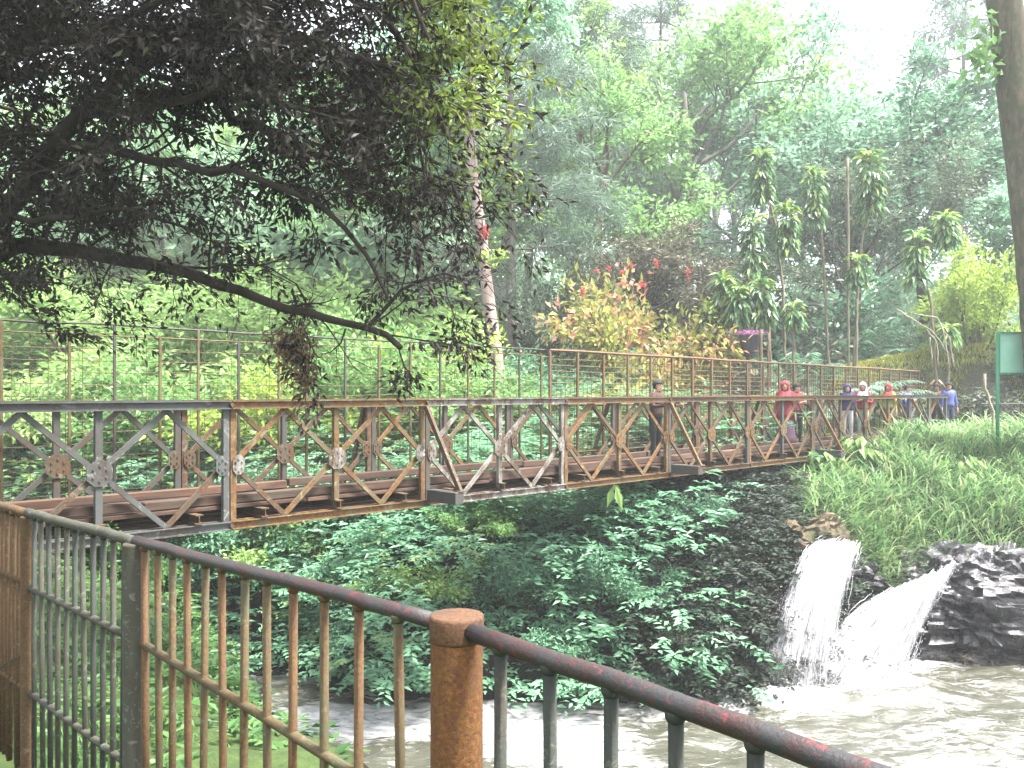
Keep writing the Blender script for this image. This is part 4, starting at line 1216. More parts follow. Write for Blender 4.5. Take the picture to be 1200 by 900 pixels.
# unseen boughs added above the view, over the railing, to shade the low ones
br2 = []; tw2 = []
for q in ((-1.6, 5.4, 4.6), (-.4, 4.6, 5.4), (-2.4, 4.4, 4.4), (.4, 5.6, 5.6), (-3.4, 5.2, 4.4), (-1.0, 6.4, 5.0), (-1.8, 3.2, 4.6), (-3.6, 3.4, 4.8)):
    q = np.array(q); pts = polyline([fork + [-.3, .2, 2.4], fork * .5 + q * .5 + [0, 0, .9], q], .25, .02, r); br2.append((pts, np.linspace(.09, .03, len(pts))))
    for k in range(9):
        j = r.randint(len(pts) // 2, len(pts) - 1); grow(r, pts[j], nrm(r.normal(size=3) * np.array([1, 1, .35])), r.uniform(.9, 1.7), .022, 1, 2, br2, tw2, .2, .03, (4, 6), (.4, 1), (.45, .7), .25)
mb = MB()
for pts, rr in br2: mb.tube(pts, rr, 7 if rr[0] > .03 else 4, cap=False)
link('added_shade_boughs', mb.mesh('added_shade_boughs', B_DARK, True), e).location = (-o[0], -o[1], -o[2])
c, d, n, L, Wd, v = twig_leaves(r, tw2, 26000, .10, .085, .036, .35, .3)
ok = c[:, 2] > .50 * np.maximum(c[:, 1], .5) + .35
link('added_shade_leaves', leaf_mesh('added_shade_leaves', c[ok], d[ok], n[ok], L[ok], Wd[ok], L_DARK, v[ok]), e).location = (-o[0], -o[1], -o[2])
# brown tangle of dead leaves hanging from the bough
k = 420; cc = np.concatenate([W(340, 405, 6.75) + r.normal(size=(260, 3)) * np.array([.09, .07, .10]), W(355, 440, 6.75) + r.normal(size=(160, 3)) * np.array([.05, .05, .12])])
L_DEAD = leaf_mat('dead_leaf', (.05, .035, .02), (.13, .085, .045), .25)
link('dead_leaves', leaf_mesh('dead_leaves', cc, rdir(k, -.8, r), rdir(k, .2, r), .085, .022, L_DEAD, r.rand(k)), e).location = (-o[0], -o[1], -o[2])

# ================================================================== growth on the gorge sides
def slope_sample(n, xr, yr, keep, seed):
    r = np.random.RandomState(seed); x = r.uniform(*xr, n); y = r.uniform(*yr, n)
    dx = .15
    z = height(x, y, False); gxx = (height(x + dx, y, False) - z) / dx; gyy = (height(x, y + dx, False) - z) / dx
    nn = nrm(np.stack([-gxx, -gyy, np.ones(n)], 1)); area = 1 / nn[:, 2]
    k = keep(x, y, z, nn, r) * np.clip(area / 3.0, .1, 1.3) > r.rand(n)
    return x[k], y[k], z[k], nn[k], r


def sprays(name, x, y, z, nn, r, per, L, ratio, lift, mat, out=.4, size=.45, patch=None):
    """each plant is a fan of leaves along a few arching stalks"""
    m_ = len(x); base = np.stack([x, y, z], 1) + nn * (lift * r.rand(m_) ** .7)[:, None]
    az = r.rand(m_) * 6.283
    sd = nrm(nn * out + np.stack([np.cos(az), np.sin(az), .25 + 0 * az], 1))
    s = np.cross(sd, [0, 0, 1.0]); s = nrm(s)
    f = np.linspace(.15, 1, per)[None, :, None]
    ln = (size * r.uniform(.6, 1.3, m_))[:, None, None]
    c = base[:, None] + sd[:, None] * f * ln + np.array([0, 0, -1.0]) * (f ** 2) * ln * .45
    sg = np.where(np.arange(per) % 2 == 0, 1, -1)[None, :, None]
    d = sd[:, None] * .7 + s[:, None] * sg * .9 + np.array([0, 0, -.25]) + r.normal(size=(m_, per, 3)) * .2
    c = c.reshape(-1, 3); d = nrm(d.reshape(-1, 3)); n = np.tile([0, 0, 1.0], (len(c), 1)) + r.normal(size=(len(c), 3)) * .3 + np.repeat(nn, per, 0) * .4
    tone = np.repeat(r.rand(m_), per) * .6 + r.rand(len(c)) * .4
    if patch is not None: tone = np.clip(tone * .6 + np.repeat(patch, per) * .5, 0, 1)
    LL = L * r.uniform(.7, 1.3, len(c))
    return link(name, leaf_mesh(name, c, d, n, LL, LL * ratio, mat, tone))


def far_keep(x, y, z, nn, r):
    d = pdist(x, y, FAR); ok = (y > shore_y(x, FAR) + .05) & (d < 8.5)
    pn = vnoise(x * 1.0, y + z, .55, 8.8, 3)
    k = np.clip(.75 + 1.0 * pn, .30, 1)
    k *= np.where((x > 3.2) & (d < 3.5), np.clip(1.0 - (x - 3.0) * .8, .05, 1), 1)
    k *= np.where((x > 4.4) & (y < 17.3), 0, np.where((x > 5.0) & (y < 19.3), .12, 1))
    return k * ok


x, y, z, nn, r = slope_sample(60000, (-14, 7.2), (15.3, 27), far_keep, 91)
lift = np.clip(.55 + 1.9 * vnoise(x, y * 1.0 + z, .62, 6.6, 3), .12, 1.7)
under = np.abs((x + 3.42) * -.711 + (y - 10.7) * .703 - .65) < 1.3
keepm = ~(under & (z > -2.4)) | (r.rand(len(x)) < .25); x, y, z, nn, lift = x[keepm], y[keepm], z[keepm], nn[keepm], lift[keepm]
pt = vnoise(x, y + z, .8, 2.1, 3) + .5
a = tag(sprays('undergrowth', x, y, z, nn, r, 10, .17, .42, lift, L_JADE, .55, .62, pt), 'jade green ferny undergrowth covering the far wall of the gorge below the bridge', 'undergrowth', kind='stuff')


def patch_keep(x, y, z, nn, r):
    d = pdist(x, y, FAR); ok = (y > shore_y(x, FAR) + .1) & (d < 7) & (x < 4.2)
    return ok * np.clip(vnoise(x, y + z, .7, 14.2, 3) * 3.2 - .25, 0, 1)


x, y, z, nn, r = slope_sample(26000, (-12, 4.2), (15.3, 24), patch_keep, 191)
bb = np.abs((x + 3.42) * -.711 + (y - 10.7) * .703 - .65) > 1.3
x, y, z, nn = x[bb], y[bb], z[bb], nn[bb]
tag(sprays('bank_shrubbery', x, y, z, nn, r, 9, .115, .62, np.clip(.7 + 1.9 * vnoise(x, y + z, .62, 6.6, 3), .2, 1.8), L_WALL, .5, .4), 'pale green patches of small round leaves among the jade undergrowth', 'undergrowth', kind='stuff')


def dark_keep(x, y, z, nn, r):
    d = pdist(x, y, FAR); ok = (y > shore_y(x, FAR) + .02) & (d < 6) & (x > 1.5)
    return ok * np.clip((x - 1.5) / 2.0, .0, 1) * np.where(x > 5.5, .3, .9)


x, y, z, nn, r = slope_sample(26000, (1.5, 7.4), (15.3, 21.5), dark_keep, 92)
tag(sprays('creeper', x, y, z, nn, r, 9, .085, .5, .35, L_BRN, .4, .35), 'small creeper with shade painted into its leaves on the shaded cliff beside the waterfalls', 'creeper', kind='stuff')


x, y, z, nn, r = slope_sample(11000, (1.8, 6.6), (15.4, 21.5), lambda x, y, z, nn, r: dark_keep(x, y, z, nn, r) * ~((x > 4.4) & (y < 17.0)), 192)
tag(sprays('dark_undergrowth', x, y, z, nn, r, 9, .14, .45, .45, L_CLIFF, .5, .5), 'drooping leaves with shade painted into their green over the shaded cliff under the far bridge end', 'undergrowth', kind='stuff')


def near_keep(x, y, z, nn, r):
    d = pdist(x, y, NEAR); ok = (y < shore_y(x, NEAR) - .1) & (d < 6) & (x < .4) & ((x - RA[0]) * .685 + (y - RA[1]) * .73 > .15)
    return ok * 1.0


x, y, z, nn, r = slope_sample(9000, (-11, .4), (2.2, 15.2), near_keep, 93)
tag(sprays('ground_cover', x, y, z, nn, r, 8, .10, .42, .12, L_WEED, .7, .22), 'low bright green weeds on the near bank behind the railing', 'ground cover', kind='stuff')


def blades(name, x, y, z, r, hgt, wid, mat, lean=.35, segs=4):
    m_ = len(x); az = r.rand(m_) * 6.283; h = hgt * r.uniform(.55, 1.25, m_); ln = h * lean * r.uniform(.4, 2.0, m_)
    V = np.empty((m_, segs + 1, 2, 3)); side = np.stack([-np.sin(az), np.cos(az), 0 * az], 1)
    for k in range(segs + 1):
        t = k / segs; p = np.stack([x + np.cos(az) * ln * t ** 1.8, y + np.sin(az) * ln * t ** 1.8, z + h * (t - .42 * t ** 3)], 1)
        w_ = wid * (1 - .92 * t ** 1.5)
        V[:, k, 0] = p - side * w_ / 2; V[:, k, 1] = p + side * w_ / 2
    i = (np.arange(m_) * (segs + 1) * 2)[:, None]
    q = np.concatenate([i + np.array([[2 * k, 2 * k + 1, 2 * k + 3, 2 * k + 2]]) for k in range(segs)], 1).reshape(-1, 4)
    return link(name, make_mesh(name, V.reshape(-1, 3), None, q, mat, var=np.repeat(r.rand(m_), segs)))


def tufted(n, xr, yr, keep, seed, per=9, spread=.14):
    r = np.random.RandomState(seed); x = r.uniform(*xr, n); y = r.uniform(*yr, n); k = keep(x, y, r) > r.rand(n); x, y = x[k], y[k]
    x = (x[:, None] + r.normal(size=(len(x), per)) * spread).ravel(); y = (y[:, None] + r.normal(size=(len(y), per)) * spread).ravel()
    return x, y, height(x, y, False) - .04, r


def bank_keep(x, y, r):
    d = pdist(x, y, FAR); ok = (y > shore_y(x, FAR) + 1.0)
    brg = (x + 3.42) * -.711 + (y - 10.7) * .703
    ok &= ~((brg > -.5) & (brg < 2.2)) & (x > 6.2 + (y < 18.5) * .5)
    return ok * np.clip(.8 + 1.0 * vnoise(x, y, .5, 4.4, 2), .15, 1)


x, y, z, r = tufted(3000, (6, 17), (17.5, 26.5), bank_keep, 95)
tag(blades('tall_grass', x, y, z, r, np.clip(.95 + 1.1 * vnoise(x, y, .7, 9.1, 2), .45, 1.5), .042, L_GRASS, .62, 5), 'tall pale green arching grass covering the bank above the waterfalls', 'grass', kind='stuff')
x, y, z, r = tufted(520, (6.6, 14), (18.6, 23.5), lambda x, y, r: bank_keep(x, y, r) * (vnoise(x, y, .6, 3.9, 2) > -.05), 195, 12, .16)
tag(blades('reed_grass', x, y, z, r, 1.35, .05, L_GRASS, .55, 6), 'tall shaggy arching grass clumps in front of the far bridge end', 'grass', kind='stuff')
x, y, z, r = tufted(60, (8.3, 10.4), (17.9, 18.7), lambda x, y, r: np.ones(len(x)), 96, 14, .12)
tag(blades('dry_grass', x, y, z, r, .55, .018, L_DRY, .8), 'dry yellow grass drooping at the bank edge over the black rock', 'grass', kind='stuff')


x, y, z, r = tufted(420, (6.0, 11), (16.8, 19.6), lambda x, y, r: ((pdist(x, y, FAR) < 1.7) & (pdist(x, y, FAR) > .55) & (y > shore_y(x, FAR))) * 1.0, 98, 12, .10)
tag(blades('overhanging_grass', x, y, z + .05, r, .62, .034, L_GRASS, .95, 5), 'long grass hanging over the edge above the two waterfalls', 'grass', kind='stuff')


def lawn_keep(x, y, r):
    brg = (x + 3.42) * -.711 + (y - 10.7) * .703
    return ((np.abs(brg - .65) > 1.2) | (y > 30)) * 1.0


x, y, z, r = tufted(7500, (9, 24), (27, 37), lawn_keep, 97, 8, .2)
L_LAWN = leaf_mat('mossy_lawn_blade', (.14, .16, .02), (.27, .28, .05), .4)
tag(blades('short_grass', x, y, z, r, .22, .032, L_LAWN, .5, 2), 'short mossy yellow-green grass on the mound past the bridge end', 'grass', kind='stuff')

x, y, z, r = tufted(3200, (-7, .4), (2.0, 14), lambda x, y, r: ((y < shore_y(x, NEAR) - .1) & ((x - RA[0]) * .685 + (y - RA[1]) * .73 > .12) & (pdist(x, y, NEAR) < 6)) * 1.0, 99, 10, .10)
tag(blades('bank_grass', x, y, z, r, .15, .009, L_WEED, .6, 3), 'short green grass on the near bank below the railing', 'grass', kind='stuff')
# broad-leaved plants at the bank edge
def broad_plant(label, base, n, L, seed, mat=None, hgt=.7, name='broadleaf_plant', ratio=.55):
    r = np.random.RandomState(seed); base = np.asarray(base, float); e = empty(name, base, 0, label, 'plant'); mb = MB(); C = []; D = []
    for i in range(n):
        a = i * 2.4 + r.rand(); h = hgt * r.uniform(.5, 1.1); o_ = np.array([math.cos(a), math.sin(a), 0]) * hgt * r.uniform(.25, .6)
        p = np.array([[0, 0, -.05], o_ * .35 + [0, 0, h * .6], o_ + [0, 0, h]]); mb.tube(polyline(p, .1), .010, 5, False); C.append(p[-1]); D.append(nrm(o_ + np.array([0, 0, -hgt * .35])))
    mb.build('stem', L_BRIGHT, e)
    C = np.array(C); D = np.array(D); LL = L * r.uniform(.75, 1.2, n)
    link('leaves', leaf_mesh('leaves', C, D, np.tile([0, 0, 1.0], (n, 1)) + r.normal(size=(n, 3)) * .25, LL, LL * ratio, mat or L_BRIGHT, r.rand(n), wide=.35), e)
for i, (px, Y, n, L, hgt, lab) in enumerate([
    (1096, 18.9, 14, .45, .8, 'broad-leaved plant in the grass above the black rock'),
    (1165, 18.6, 12, .5, .9, 'big-leaved plant at the photo edge over the black rock'),
    (1062, 18.6, 12, .30, .45, 'leafy plant hanging beside the dry yellow grass'),
    (1012, 18.5, 12, .28, .4, 'small leafy plant right above the thin waterfall'),
    (962, 21.5, 34, .34, .7, 'large-leaved plant at the end of the truss by the bank'),
    (985, 20.6, 34, .32, .6, 'bright leafy plant spreading over the bank under the bridge end'),
    (1010, 22.2, 30, .36, .8, 'broad-leaved plant hiding the bridge foot below the white headscarf'),
    (1060, 23.5, 30, .34, .7, 'leafy plant against the last truss panels'),
    (1125, 21.5, 22, .32, .7, 'leafy plant amid tall grass in front of the bridge end post')]):
    broad_plant(lab, at_px(px, Y), n, L, 100 + i, L_BRIGHT if i % 2 else L_LIME, hgt)
x, y, z, nn, r = slope_sample(60000, (-32, 5), (22, 50), lambda x, y, z, nn, r: (pdist(x, y, FAR) > 3) * .55, 94)
tag(sprays('hillside_growth', x, y, z, nn, r, 8, .30, .5, 1.2, L_LIME, .6, .8, vnoise(x, y, .35, 5.1, 3) + .5), 'pale green low growth covering the slope beyond the wire fence', 'hillside growth', kind='stuff')
# single shrubs that stand out on the gorge wall
for i, (px, py, Y, s, lm, lab) in enumerate([
    (488, 660, 16.6, .55, L_LIME, 'pale lime shrub of rounded leaves standing out on the gorge wall'),
    (400, 690, 17.4, .60, L_JADE, 'jade shrub on the gorge wall beyond the balusters'),
    (590, 700, 16.4, .50, L_JADE, 'jade shrub in the middle of the gorge wall above the rapids'),
    (700, 680, 16.3, .55, L_JADE, 'bright spreading shrub on the gorge wall under the hanging leaf'),
    (660, 770, 15.9, .42, L_JADE, 'low shrub at the waterline beside the thick orange post'),
    (770, 760, 15.9, .36, L_DULL, 'dark shrub low on the gorge wall near the shaded cliff'),
    (820, 600, 17.6, .42, L_JADE, 'green shrub at the cliff top right below the bridge'),
    (320, 640, 19.5, .80, L_LIME, 'pale shrub behind the bridge foot over the water'),
    (560, 620, 17.6, .50, L_BRIGHT, 'green shrub directly under the pale flaked panel'),
    (780, 690, 16.5, .33, L_JADE, 'small bright shrub at the border of the shaded cliff')]):
    p = W(px, py, Y); z0 = gz(p[0], Y); 
    plant('shrub', PU[i % 4], (p[0], Y, min(z0 + .1, p[2])), (s * 1.1, s * .9, s * .85), i * 1.1, lm, B_BROWN, lab, 'shrub', crown='foliage', trunk='stem')
e = empty('hanging_plant', on_bridge(2.42 * PL, -.06, .02), 0, 'two big yellow-green leaves hanging from the underside of the bridge', 'plant')
mb = MB(); mb.tube([(0, 0, 0), (.02, -.02, -.12)], .008, 5); mb.build('stem', B_PALE, e)
link('leaves', leaf_mesh('leaves', np.array([[0, 0, -.05], [.05, -.02, -.06], [.02, .03, -.02]]), np.array([[-.25, -.1, -1], [.25, -.1, -1], [.6, .2, -.6]]), np.array([[.1, -1, .2], [-.2, -1, .2], [0, -.8, .5]]), np.array([.42, .46, .22]), np.array([.13, .15, .08]), L_LIME, np.array([.6, .9, .3])), e)

# ================================================================== far wooded slope, one mass
r = np.random.RandomState(111); CS = []; DS = []; NS = []; VS = []; LS = []
spots = []
for _ in range(5000):
    if len(spots) >= 900: break
    Y = r.uniform(38, 112); px = r.uniform(-420, 1500); x = (px - 600) * Y / F
    if px > 520 and Y < 64: continue
    spots.append((x, Y))
xs = np.array([s[0] for s in spots]); ys = np.array([s[1] for s in spots]); zs = height(xs, ys, False)
for x, y, z in zip(xs, ys, zs):
    R = r.uniform(1.6, 3.2); Hh = R * r.uniform(1.2, 2.2); k = 330
    nb = r.randint(5, 9); lob = rdir(nb, .5, r) * np.array([R * .65, R * .65, Hh * .55]) + np.array([0, 0, Hh])
    li = r.randint(0, nb, k); dd = rdir(k, .25, r); c = lob[li] + dd * R * .5 * r.uniform(.55, 1, k)[:, None]
    CS.append(c + [x, y, z]); DS.append(nrm(rdir(k, -.3, r) + dd * .4)); NS.append(nrm(dd + rdir(k, .6, r) * .7)); LS.append(r.uniform(.28, .62, k)); VS.append(np.clip(r.rand() * .6 + r.rand(k) * .4, 0, 1))
C, D, Nn, L, V = [np.concatenate(a) for a in (CS, DS, NS, LS, VS)]
tag(link('far_forest', leaf_mesh('far_forest', C, D, Nn, L, L * .6, leaf_mat('hazed_far_leaf', (.11, .20, .12), (.27, .42, .26), .5), V)), 'misty forest covering the far hillside', 'forest', kind='stuff')  # haze partly painted into these leaves as a paler, bluish green
# ================================================================== people on the bridge
SKIN = plain('skin', (.36, .20, .13), .55, .05)


def cloth(name, c): return plain(name, tuple(x * .5 for x in c), .85, .12, 30)


def skin_body(name, J, E, mats, region, parent):
    """one continuous body grown over joints J (pos, radius) along edges E"""
    keys = list(J); me = bpy.data.meshes.new(name)
    me.from_pydata([J[k][0] for k in keys], [(keys.index(a), keys.index(b)) for a, b in E], [])
    o = bpy.data.objects.new(name, me); COL.objects.link(o)
    o.modifiers.new('skin', 'SKIN'); sv = me.skin_vertices[0].data
    for i, k in enumerate(keys):
        rr = J[k][1]; sv[i].radius = (rr, rr) if np.isscalar(rr) else rr; sv[i].use_root = (k == 'pelvis')
    o.modifiers.new('sub', 'SUBSURF').levels = 2
    o.modifiers['skin'].use_smooth_shade = True
    dg = bpy.context.evaluated_depsgraph_get(); dg.update()
    m2 = bpy.data.meshes.new_from_object(o.evaluated_get(dg)); m2.name = name
    bpy.data.objects.remove(o)
    m2.materials.clear()
    for m in mats: m2.materials.append(m)
    for p in m2.polygons: p.material_index = region(p.center); p.use_smooth = True
    return link(name, m2, parent)


def person(label, loc, face, H, top, bottom, scarf=None, hair=None, arms='down', skirt=False, lean=0.0, bag=None):
    """face: heading in radians, 0 looks along +X"""
    e = empty('person', loc, face, label, 'person'); s = H / 1.65
    A = {'down': ((.02, .21, 1.10), (.05, .24, .84)), 'rail': ((.10, .25, 1.12), (.38, .20, 1.14)), 'up': ((.10, .34, 1.42), (.12, .16, 1.66)), 'fold': ((.06, .25, 1.08), (.24, .08, 1.14)), 'phone': ((.12, .25, 1.14), (.26, .14, 1.38))}[arms]
    J = {'pelvis': ((0, 0, .88), (.13, .155)), 'waist': ((.0 + lean * .3, 0, 1.04), (.105, .13)), 'chest': ((lean * .7, 0, 1.26), (.115, .165)), 'neck': ((lean, 0, 1.42), .052), 'jaw': ((lean + .025, 0, 1.49), .072), 'head': ((lean + .005, 0, 1.565), (.092, .08)), 'crown': ((lean, 0, 1.63), .055)}
    E = [('pelvis', 'waist'), ('waist', 'chest'), ('chest', 'neck'), ('neck', 'jaw'), ('jaw', 'head'), ('head', 'crown')]
    for sd, sg in (('l', 1), ('r', -1)):
        el, wr = A; dv = nrm(np.array(wr) - np.array(el)); wr = np.array(wr); ha = wr + dv * .09; ft = wr + dv * .17
        m_ = np.array([1, sg, 1])
        J['sh' + sd] = ((lean * .85, .165 * sg, 1.36), .062); J['el' + sd] = (tuple(np.array(el) * m_ + [lean * .5, 0, 0]), .043); J['wr' + sd] = (tuple(wr * m_ + [lean * .5, 0, 0]), .030)
        J['ha' + sd] = (tuple(ha * m_ + [lean * .5, 0, 0]), (.042, .022)); J['fi' + sd] = (tuple(ft * m_ + [lean * .5, 0, 0]), (.03, .014))
        J['hi' + sd] = ((0, .09 * sg, .82), .095); J['kn' + sd] = ((.02, .10 * sg, .47), .062); J['an' + sd] = ((-.01, .105 * sg, .09), .042); J['to' + sd] = ((.13, .125 * sg, .035), (.045, .03))
        E += [('chest', 'sh' + sd), ('sh' + sd, 'el' + sd), ('el' + sd, 'wr' + sd), ('wr' + sd, 'ha' + sd), ('ha' + sd, 'fi' + sd), ('pelvis', 'hi' + sd), ('hi' + sd, 'kn' + sd), ('kn' + sd, 'an' + sd), ('an' + sd, 'to' + sd)]
    hands = [np.array(J['ha' + k][0]) for k in 'lr']; wrs = [np.array(J['wr' + k][0]) for k in 'lr']

    def region(c):
        c = np.array(c)
        if c[2] > 1.435 and np.hypot(c[0] - lean, c[1]) < .14: return 0
        if min(np.linalg.norm(c - h) for h in hands) < .085 or min(np.linalg.norm(c - h) for h in wrs) < .03: return 0
        if c[2] < .10: return 3
        return 2 if c[2] < .90 and abs(c[1]) < .21 else 1
    J = {k: (tuple(np.array(v[0]) * s), v[1] * s if np.isscalar(v[1]) else (v[1][0] * s, v[1][1] * s)) for k, v in J.items()}
    body = skin_body('body', J, E, [SKIN, top, bottom, cloth('shoe', (.03, .025, .025))], lambda c: region(np.array(c) / s), e)
    # face
    mb = MB()
    for sg in (-1, 1): mb.tube([(s * (lean + .085), s * .032 * sg, s * 1.565), (s * (lean + .094), s * .032 * sg, s * 1.565)], s * .011, 8)
    mb.build('eyes', cloth('eye', (.02, .015, .012)), e)
    mb = MB(); mb.tube(np.array([(lean + .088, 0, 1.56), (lean + .108, 0, 1.535), (lean + .088, 0, 1.525)]) * s, np.array([.008, .014, .009]) * s, 6); mb.build('nose', SKIN, e, True)
    mb = MB(); mb.tube(np.array([(lean + .083, -.024, 1.493), (lean + .095, 0, 1.49), (lean + .083, .024, 1.493)]) * s, .006 * s, 5); mb.build('mouth', cloth('lip', (.30, .09, .08)), e, True)
    # headscarf or hair: a shell open at the face
    V = []; Q = []; nu, nv = 20, 12
    for i in range(nv):
        t = i / (nv - 1)
        for j in range(nu):
            a = math.radians(48 if scarf else 75) + j / (nu - 1) * math.radians(264 if scarf else 210)
            if scarf:
                zz = 1.678 - .50 * t ** 1.15; rad = np.interp(t, [0, .12, .3, .5, .7, 1], [.012, .085, .112, .10, .145, .215])
            else:
                zz = 1.680 - .20 * t; rad = np.interp(t, [0, .2, .5, 1], [.012, .08, .106, .088])
                if t < .5: a = j / (nu - 1) * 2 * math.pi
            if scarf and (t < .22 or t > .62): a = j / (nu - 1) * 2 * math.pi
            V.append(((lean + math.cos(a) * rad * 1.02 - .004) * s, math.sin(a) * rad * s, zz * s))
    for i in range(nv - 1):
        for j in range(nu - 1): Q.append((i * nu + j, i * nu + j + 1, (i + 1) * nu + j + 1, (i + 1) * nu + j))
    o = link('headscarf' if scarf else 'hair', make_mesh('head_cover', V, None, Q, scarf or hair, smooth=True), e)
    sol = o.modifiers.new('thick', 'SOLIDIFY'); sol.thickness = .008
    # loose top, and skirt
    prof = [(.90, .165), (.98, .16), (1.06, .148), (1.16, .155), (1.28, .17), (1.36, .14), (1.40, .08)]
    if skirt: prof = [(.12, .24), (.3, .225), (.6, .20), (.80, .182)] 
    V = []; Q = []; n = 22
    for zz, rad in prof:
        lx = np.interp(zz, [.88, 1.42], [0, lean])
        for j in range(n):
            a = j / n * 6.2832; w_ = 1 + .05 * math.sin(a * 5) * (1.2 - zz if zz < 1.2 else 0)
            V.append(((lx + math.cos(a) * rad * .82 * w_) * s, math.sin(a) * rad * 1.08 * w_ * s, zz * s))
    for i in range(len(prof) - 1):
        for j in range(n): Q.append((i * n + j, i * n + (j + 1) % n, (i + 1) * n + (j + 1) % n, (i + 1) * n + j))
    link('skirt' if skirt else 'shirt', make_mesh('cloth', V, None, Q, bottom if skirt else top, smooth=True), e).modifiers.new('thick', 'SOLIDIFY').thickness = .006
    if skirt:      # long tunic over it
        V = []; Q = []; prof = [(.72, .20), (.85, .185), (1.0, .165), (1.15, .16), (1.28, .172), (1.36, .14), (1.40, .08)]
        for zz, rad in prof:
            for j in range(n): V.append(((math.cos(j / n * 6.2832) * rad * .85) * s, math.sin(j / n * 6.2832) * rad * 1.1 * s, zz * s))
        for i in range(len(prof) - 1):
            for j in range(n): Q.append((i * n + j, i * n + (j + 1) % n, (i + 1) * n + (j + 1) % n, (i + 1) * n + j))
        link('tunic', make_mesh('cloth', V, None, Q, top, smooth=True), e).modifiers.new('thick', 'SOLIDIFY').thickness = .006
    return e


def deck_at(px, w=.65, z=.29):
    o = on_bridge(0, w, z); k = (px - 600) / F
    t = (k * o[1] - o[0]) / (BX[0] - k * BX[1])
    if t > 8 * PL: p = o + BX * t; p[2] = gz(p[0], p[1]) - .02; return p
    return o + BX * t


C_MAR, C_RED, C_PUR = cloth('maroon_cloth', (.30, .03, .05)), cloth('red_cloth', (.55, .04, .06)), cloth('mauve_cloth', (.22, .12, .19))
C_NAVY, C_WHITE, C_YEL = cloth('navy_cloth', (.04, .035, .14)), cloth('white_cloth', (.72, .72, .74)), cloth('yellow_cloth', (.45, .45, .10))
C_BLUE, C_JEAN, C_BLACK = cloth('blue_cloth', (.10, .13, .42)), cloth('denim_cloth', (.05, .06, .16)), cloth('black_cloth', (.02, .02, .025))
C_GRN, C_BRN, C_PINK = cloth('pale_green_cloth', (.40, .55, .45)), cloth('brown_cloth', (.16, .06, .04)), cloth('pink_cloth', (.60, .20, .26))
C_DKBR = cloth('dark_brown_cloth', (.07, .028, .022))
HAIR = cloth('black_hair', (.012, .010, .010))
person('person in a maroon tunic, mauve skirt and red headscarf, looking over the truss', deck_at(920, .45), -1.9, 1.60, C_MAR, C_PUR, scarf=C_RED, skirt=True)
person('person with dark hair and maroon top just behind the red headscarf', deck_at(934, .85), -1.2, 1.55, C_MAR, C_BLACK, hair=HAIR, arms='fold')
person('person in a navy headscarf and white trousers standing on the bridge', deck_at(993, .6), -1.7, 1.55, C_NAVY, C_WHITE, scarf=C_NAVY, arms='down')
person('person in a white headscarf and red top with pale green trousers', deck_at(1011, .55), -2.0, 1.60, C_RED, C_GRN, scarf=C_WHITE, arms='fold')
person('person in a red headscarf and yellow top near the bridge end', deck_at(1041, .6), -2.2, 1.58, C_YEL, C_BRN, scarf=C_RED)
person('person in blue clothes with dark hair near the bridge end post', deck_at(1063, .6), -.9, 1.55, C_BLUE, C_JEAN, hair=HAIR, arms='fold')
person('person holding both arms up to the face at the end of the bridge', deck_at(1098, .55), -2.1, 1.62, C_BRN, C_BLACK, hair=HAIR, arms='up')
person('person in a blue shirt and dark jeans beside the bridge end post', deck_at(1112, .2), -1.6, 1.66, C_BLUE, C_JEAN, hair=HAIR)
person('person in brown clothes leaning on the truss with the forearms on the top chord', deck_at(768, .42), -.78, 1.58, C_DKBR, C_BLACK, hair=HAIR, arms='rail', lean=.06)

# ================================================================== green board on a post
GREEN = rust('green_paint', (.02, .24, .11), (.03, .18, .09), (.05, .26, .14), .2, 5.0, (.10, .34, .22), .45)
PANEL = plain('faded_green_board', (.20, .40, .30), .5, .18, 1.6)
p = W(1169, 500, 22.5); base = np.array([p[0], 22.5, gz(p[0], 22.5) - .1])
e = empty('notice_board', base, 0, 'blank faded green board in a green frame on a tall green post', 'notice board')
def LZ(py): return (458 - py) * 22.5 / F - base[2]
bw = .92; z0, z1 = LZ(438), LZ(390)
mb = MB(); mb.tube([(0, 0, -.2), (0, 0, z1 + .02)], .042, 12); mb.build('post', GREEN, e, True)
mb = MB(); mb.box((bw / 2 + .02, -.005, (z0 + z1) / 2), (bw - .06, .02, z1 - z0 - .06)); mb.build('panel', PANEL, e)
mb = MB()
for zz in (z0, z1): mb.box((bw / 2 + .02, -.03, zz), (bw + .02, .05, .05), bev=.006)
for xx in (.02, bw + .02): mb.box((xx, -.0285, (z0 + z1) / 2), (.05, .045, z1 - z0 - .052), bev=.006)
mb.build('frame', GREEN, e)
for i, px in enumerate((1230,)):
    mb = MB(); mb.tube([(bw, .03, -.2), (bw, .03, z1)], .03, 10); mb.build('post', GREEN, e, True)

# ================================================================== pot of purple flowers on stakes, low dark fence
e = empty('flower_pot', at_px(878, 29.2), 0, 'dark hanging pot with purple flowers below the strap-leaved plants', 'flower pot'); b = np.array(e.location)
zc = W(878, 393, 29.2)[2] - b[2]
prof = [(0, .20), (.05, .22), (.5, .33), (.62, .36), (.62, .33), (.55, .31)]
V = []; Q = []; n = 20
for zz, rd in prof:
    for j in range(n): V.append((math.cos(j / n * 6.2832) * rd, math.sin(j / n * 6.2832) * rd, zc - .62 + zz))
for i in range(len(prof) - 1):
    for j in range(n): Q.append((i * n + j, i * n + (j + 1) % n, (i + 1) * n + (j + 1) % n, (i + 1) * n + j))
V.append((0, 0, zc - .62)); V.append((0, 0, zc - .1))
T = [(len(V) - 2, (j + 1) % n, j) for j in range(n)] + [(len(V) - 1, 5 * n + j, 5 * n + (j + 1) % n) for j in range(n)]
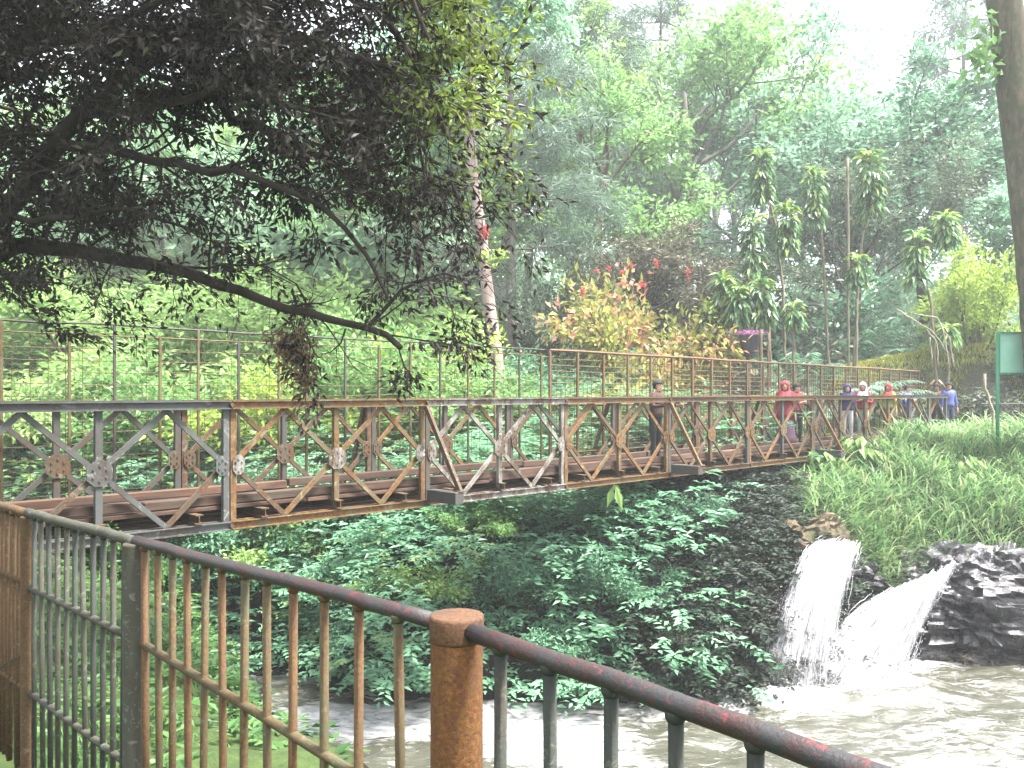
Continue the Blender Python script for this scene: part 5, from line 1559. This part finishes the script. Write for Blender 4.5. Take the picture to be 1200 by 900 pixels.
link('pot', make_mesh('pot', V, T, Q, plain('dark_pot', (.02, .02, .03), .5)), e)
r = np.random.RandomState(5); k = 140; c = np.stack([r.normal(size=k) * .24, r.normal(size=k) * .18, zc + .02 + r.rand(k) * .12], 1)
link('flowers', leaf_mesh('flowers', c, rdir(k, .4, r), rdir(k, 1, r), .09, .07, leaf_mat('purple_petal', (.28, .08, .24), (.42, .16, .36), .4), r.rand(k)), e)
mb = MB(); mb.tube([(0, 0, -.1), (0, 0, zc - .6)], .05, 8); mb.build('stand', B_BROWN, e, True)
for px, top, lab in ((891, 386, 'thick wooden stake next to the pot of purple flowers'), (900, 390, 'thinner wooden stake a step away from the pot')):
    e = empty('stake', at_px(px, 28.8), 0, lab, 'stake'); mb = MB(); mb.tube(polyline([(0, 0, -.2), (.02, 0, W(px, top, 28.8)[2] - e.location[2])], .3, .008), .06 if px == 891 else .04, 8); mb.build('shaft', B_BROWN, e, True)

e = empty('dark_fence', (15.0, 28.4, gz(15, 28.4)), 0, 'low dark fence running from the bridge end behind the green board', 'fence'); b = np.array(e.location)
for i in range(26):
    x = i * .34; mb = MB(); mb.bar((x, .1 * math.sin(x), -.25 + gz(15 + x, 28.4) - b[2]), (x, .1 * math.sin(x), 1.0), .045, .045); mb.build('paling', R_DARK, e)
for z in (.95, .3): mb = MB(); mb.tube([(x, .1 * math.sin(x) - .05, z) for x in np.linspace(0, 8.6, 20)], .025, 6); mb.build('rail', R_DARK, e)
rock('stone', 'grey stones on the bank under the near end of the bridge', 'stone', (-5.3, 11.2, -2.5), (.7, .5, .45), M_EARTH, 2.0, False, 50, 36, .25)
rock('stone', 'dark wet stone at the water edge below the balusters', 'stone', (-4.9, 14.6, -5.3), (.6, .45, .4), M_ROCK, 6.0, True, 60, 40, .2)
# bridge bearing on each bank
for t, lab in ((-2.9 * PL, 'rough concrete block under the near end of the bridge'), (8.0 * PL - .3, 'rough concrete block under the far end of the bridge')):
    p = on_bridge(t, .65, -.42); e = empty('bridge_bearing', p, BA, lab, 'abutment'); mb = MB(); mb.box((0, 0, 0), (1.2, 2.6, .82), bev=.05); mb.build('block', plain('old_concrete', (.22, .21, .19), .9, .3, 3), e)
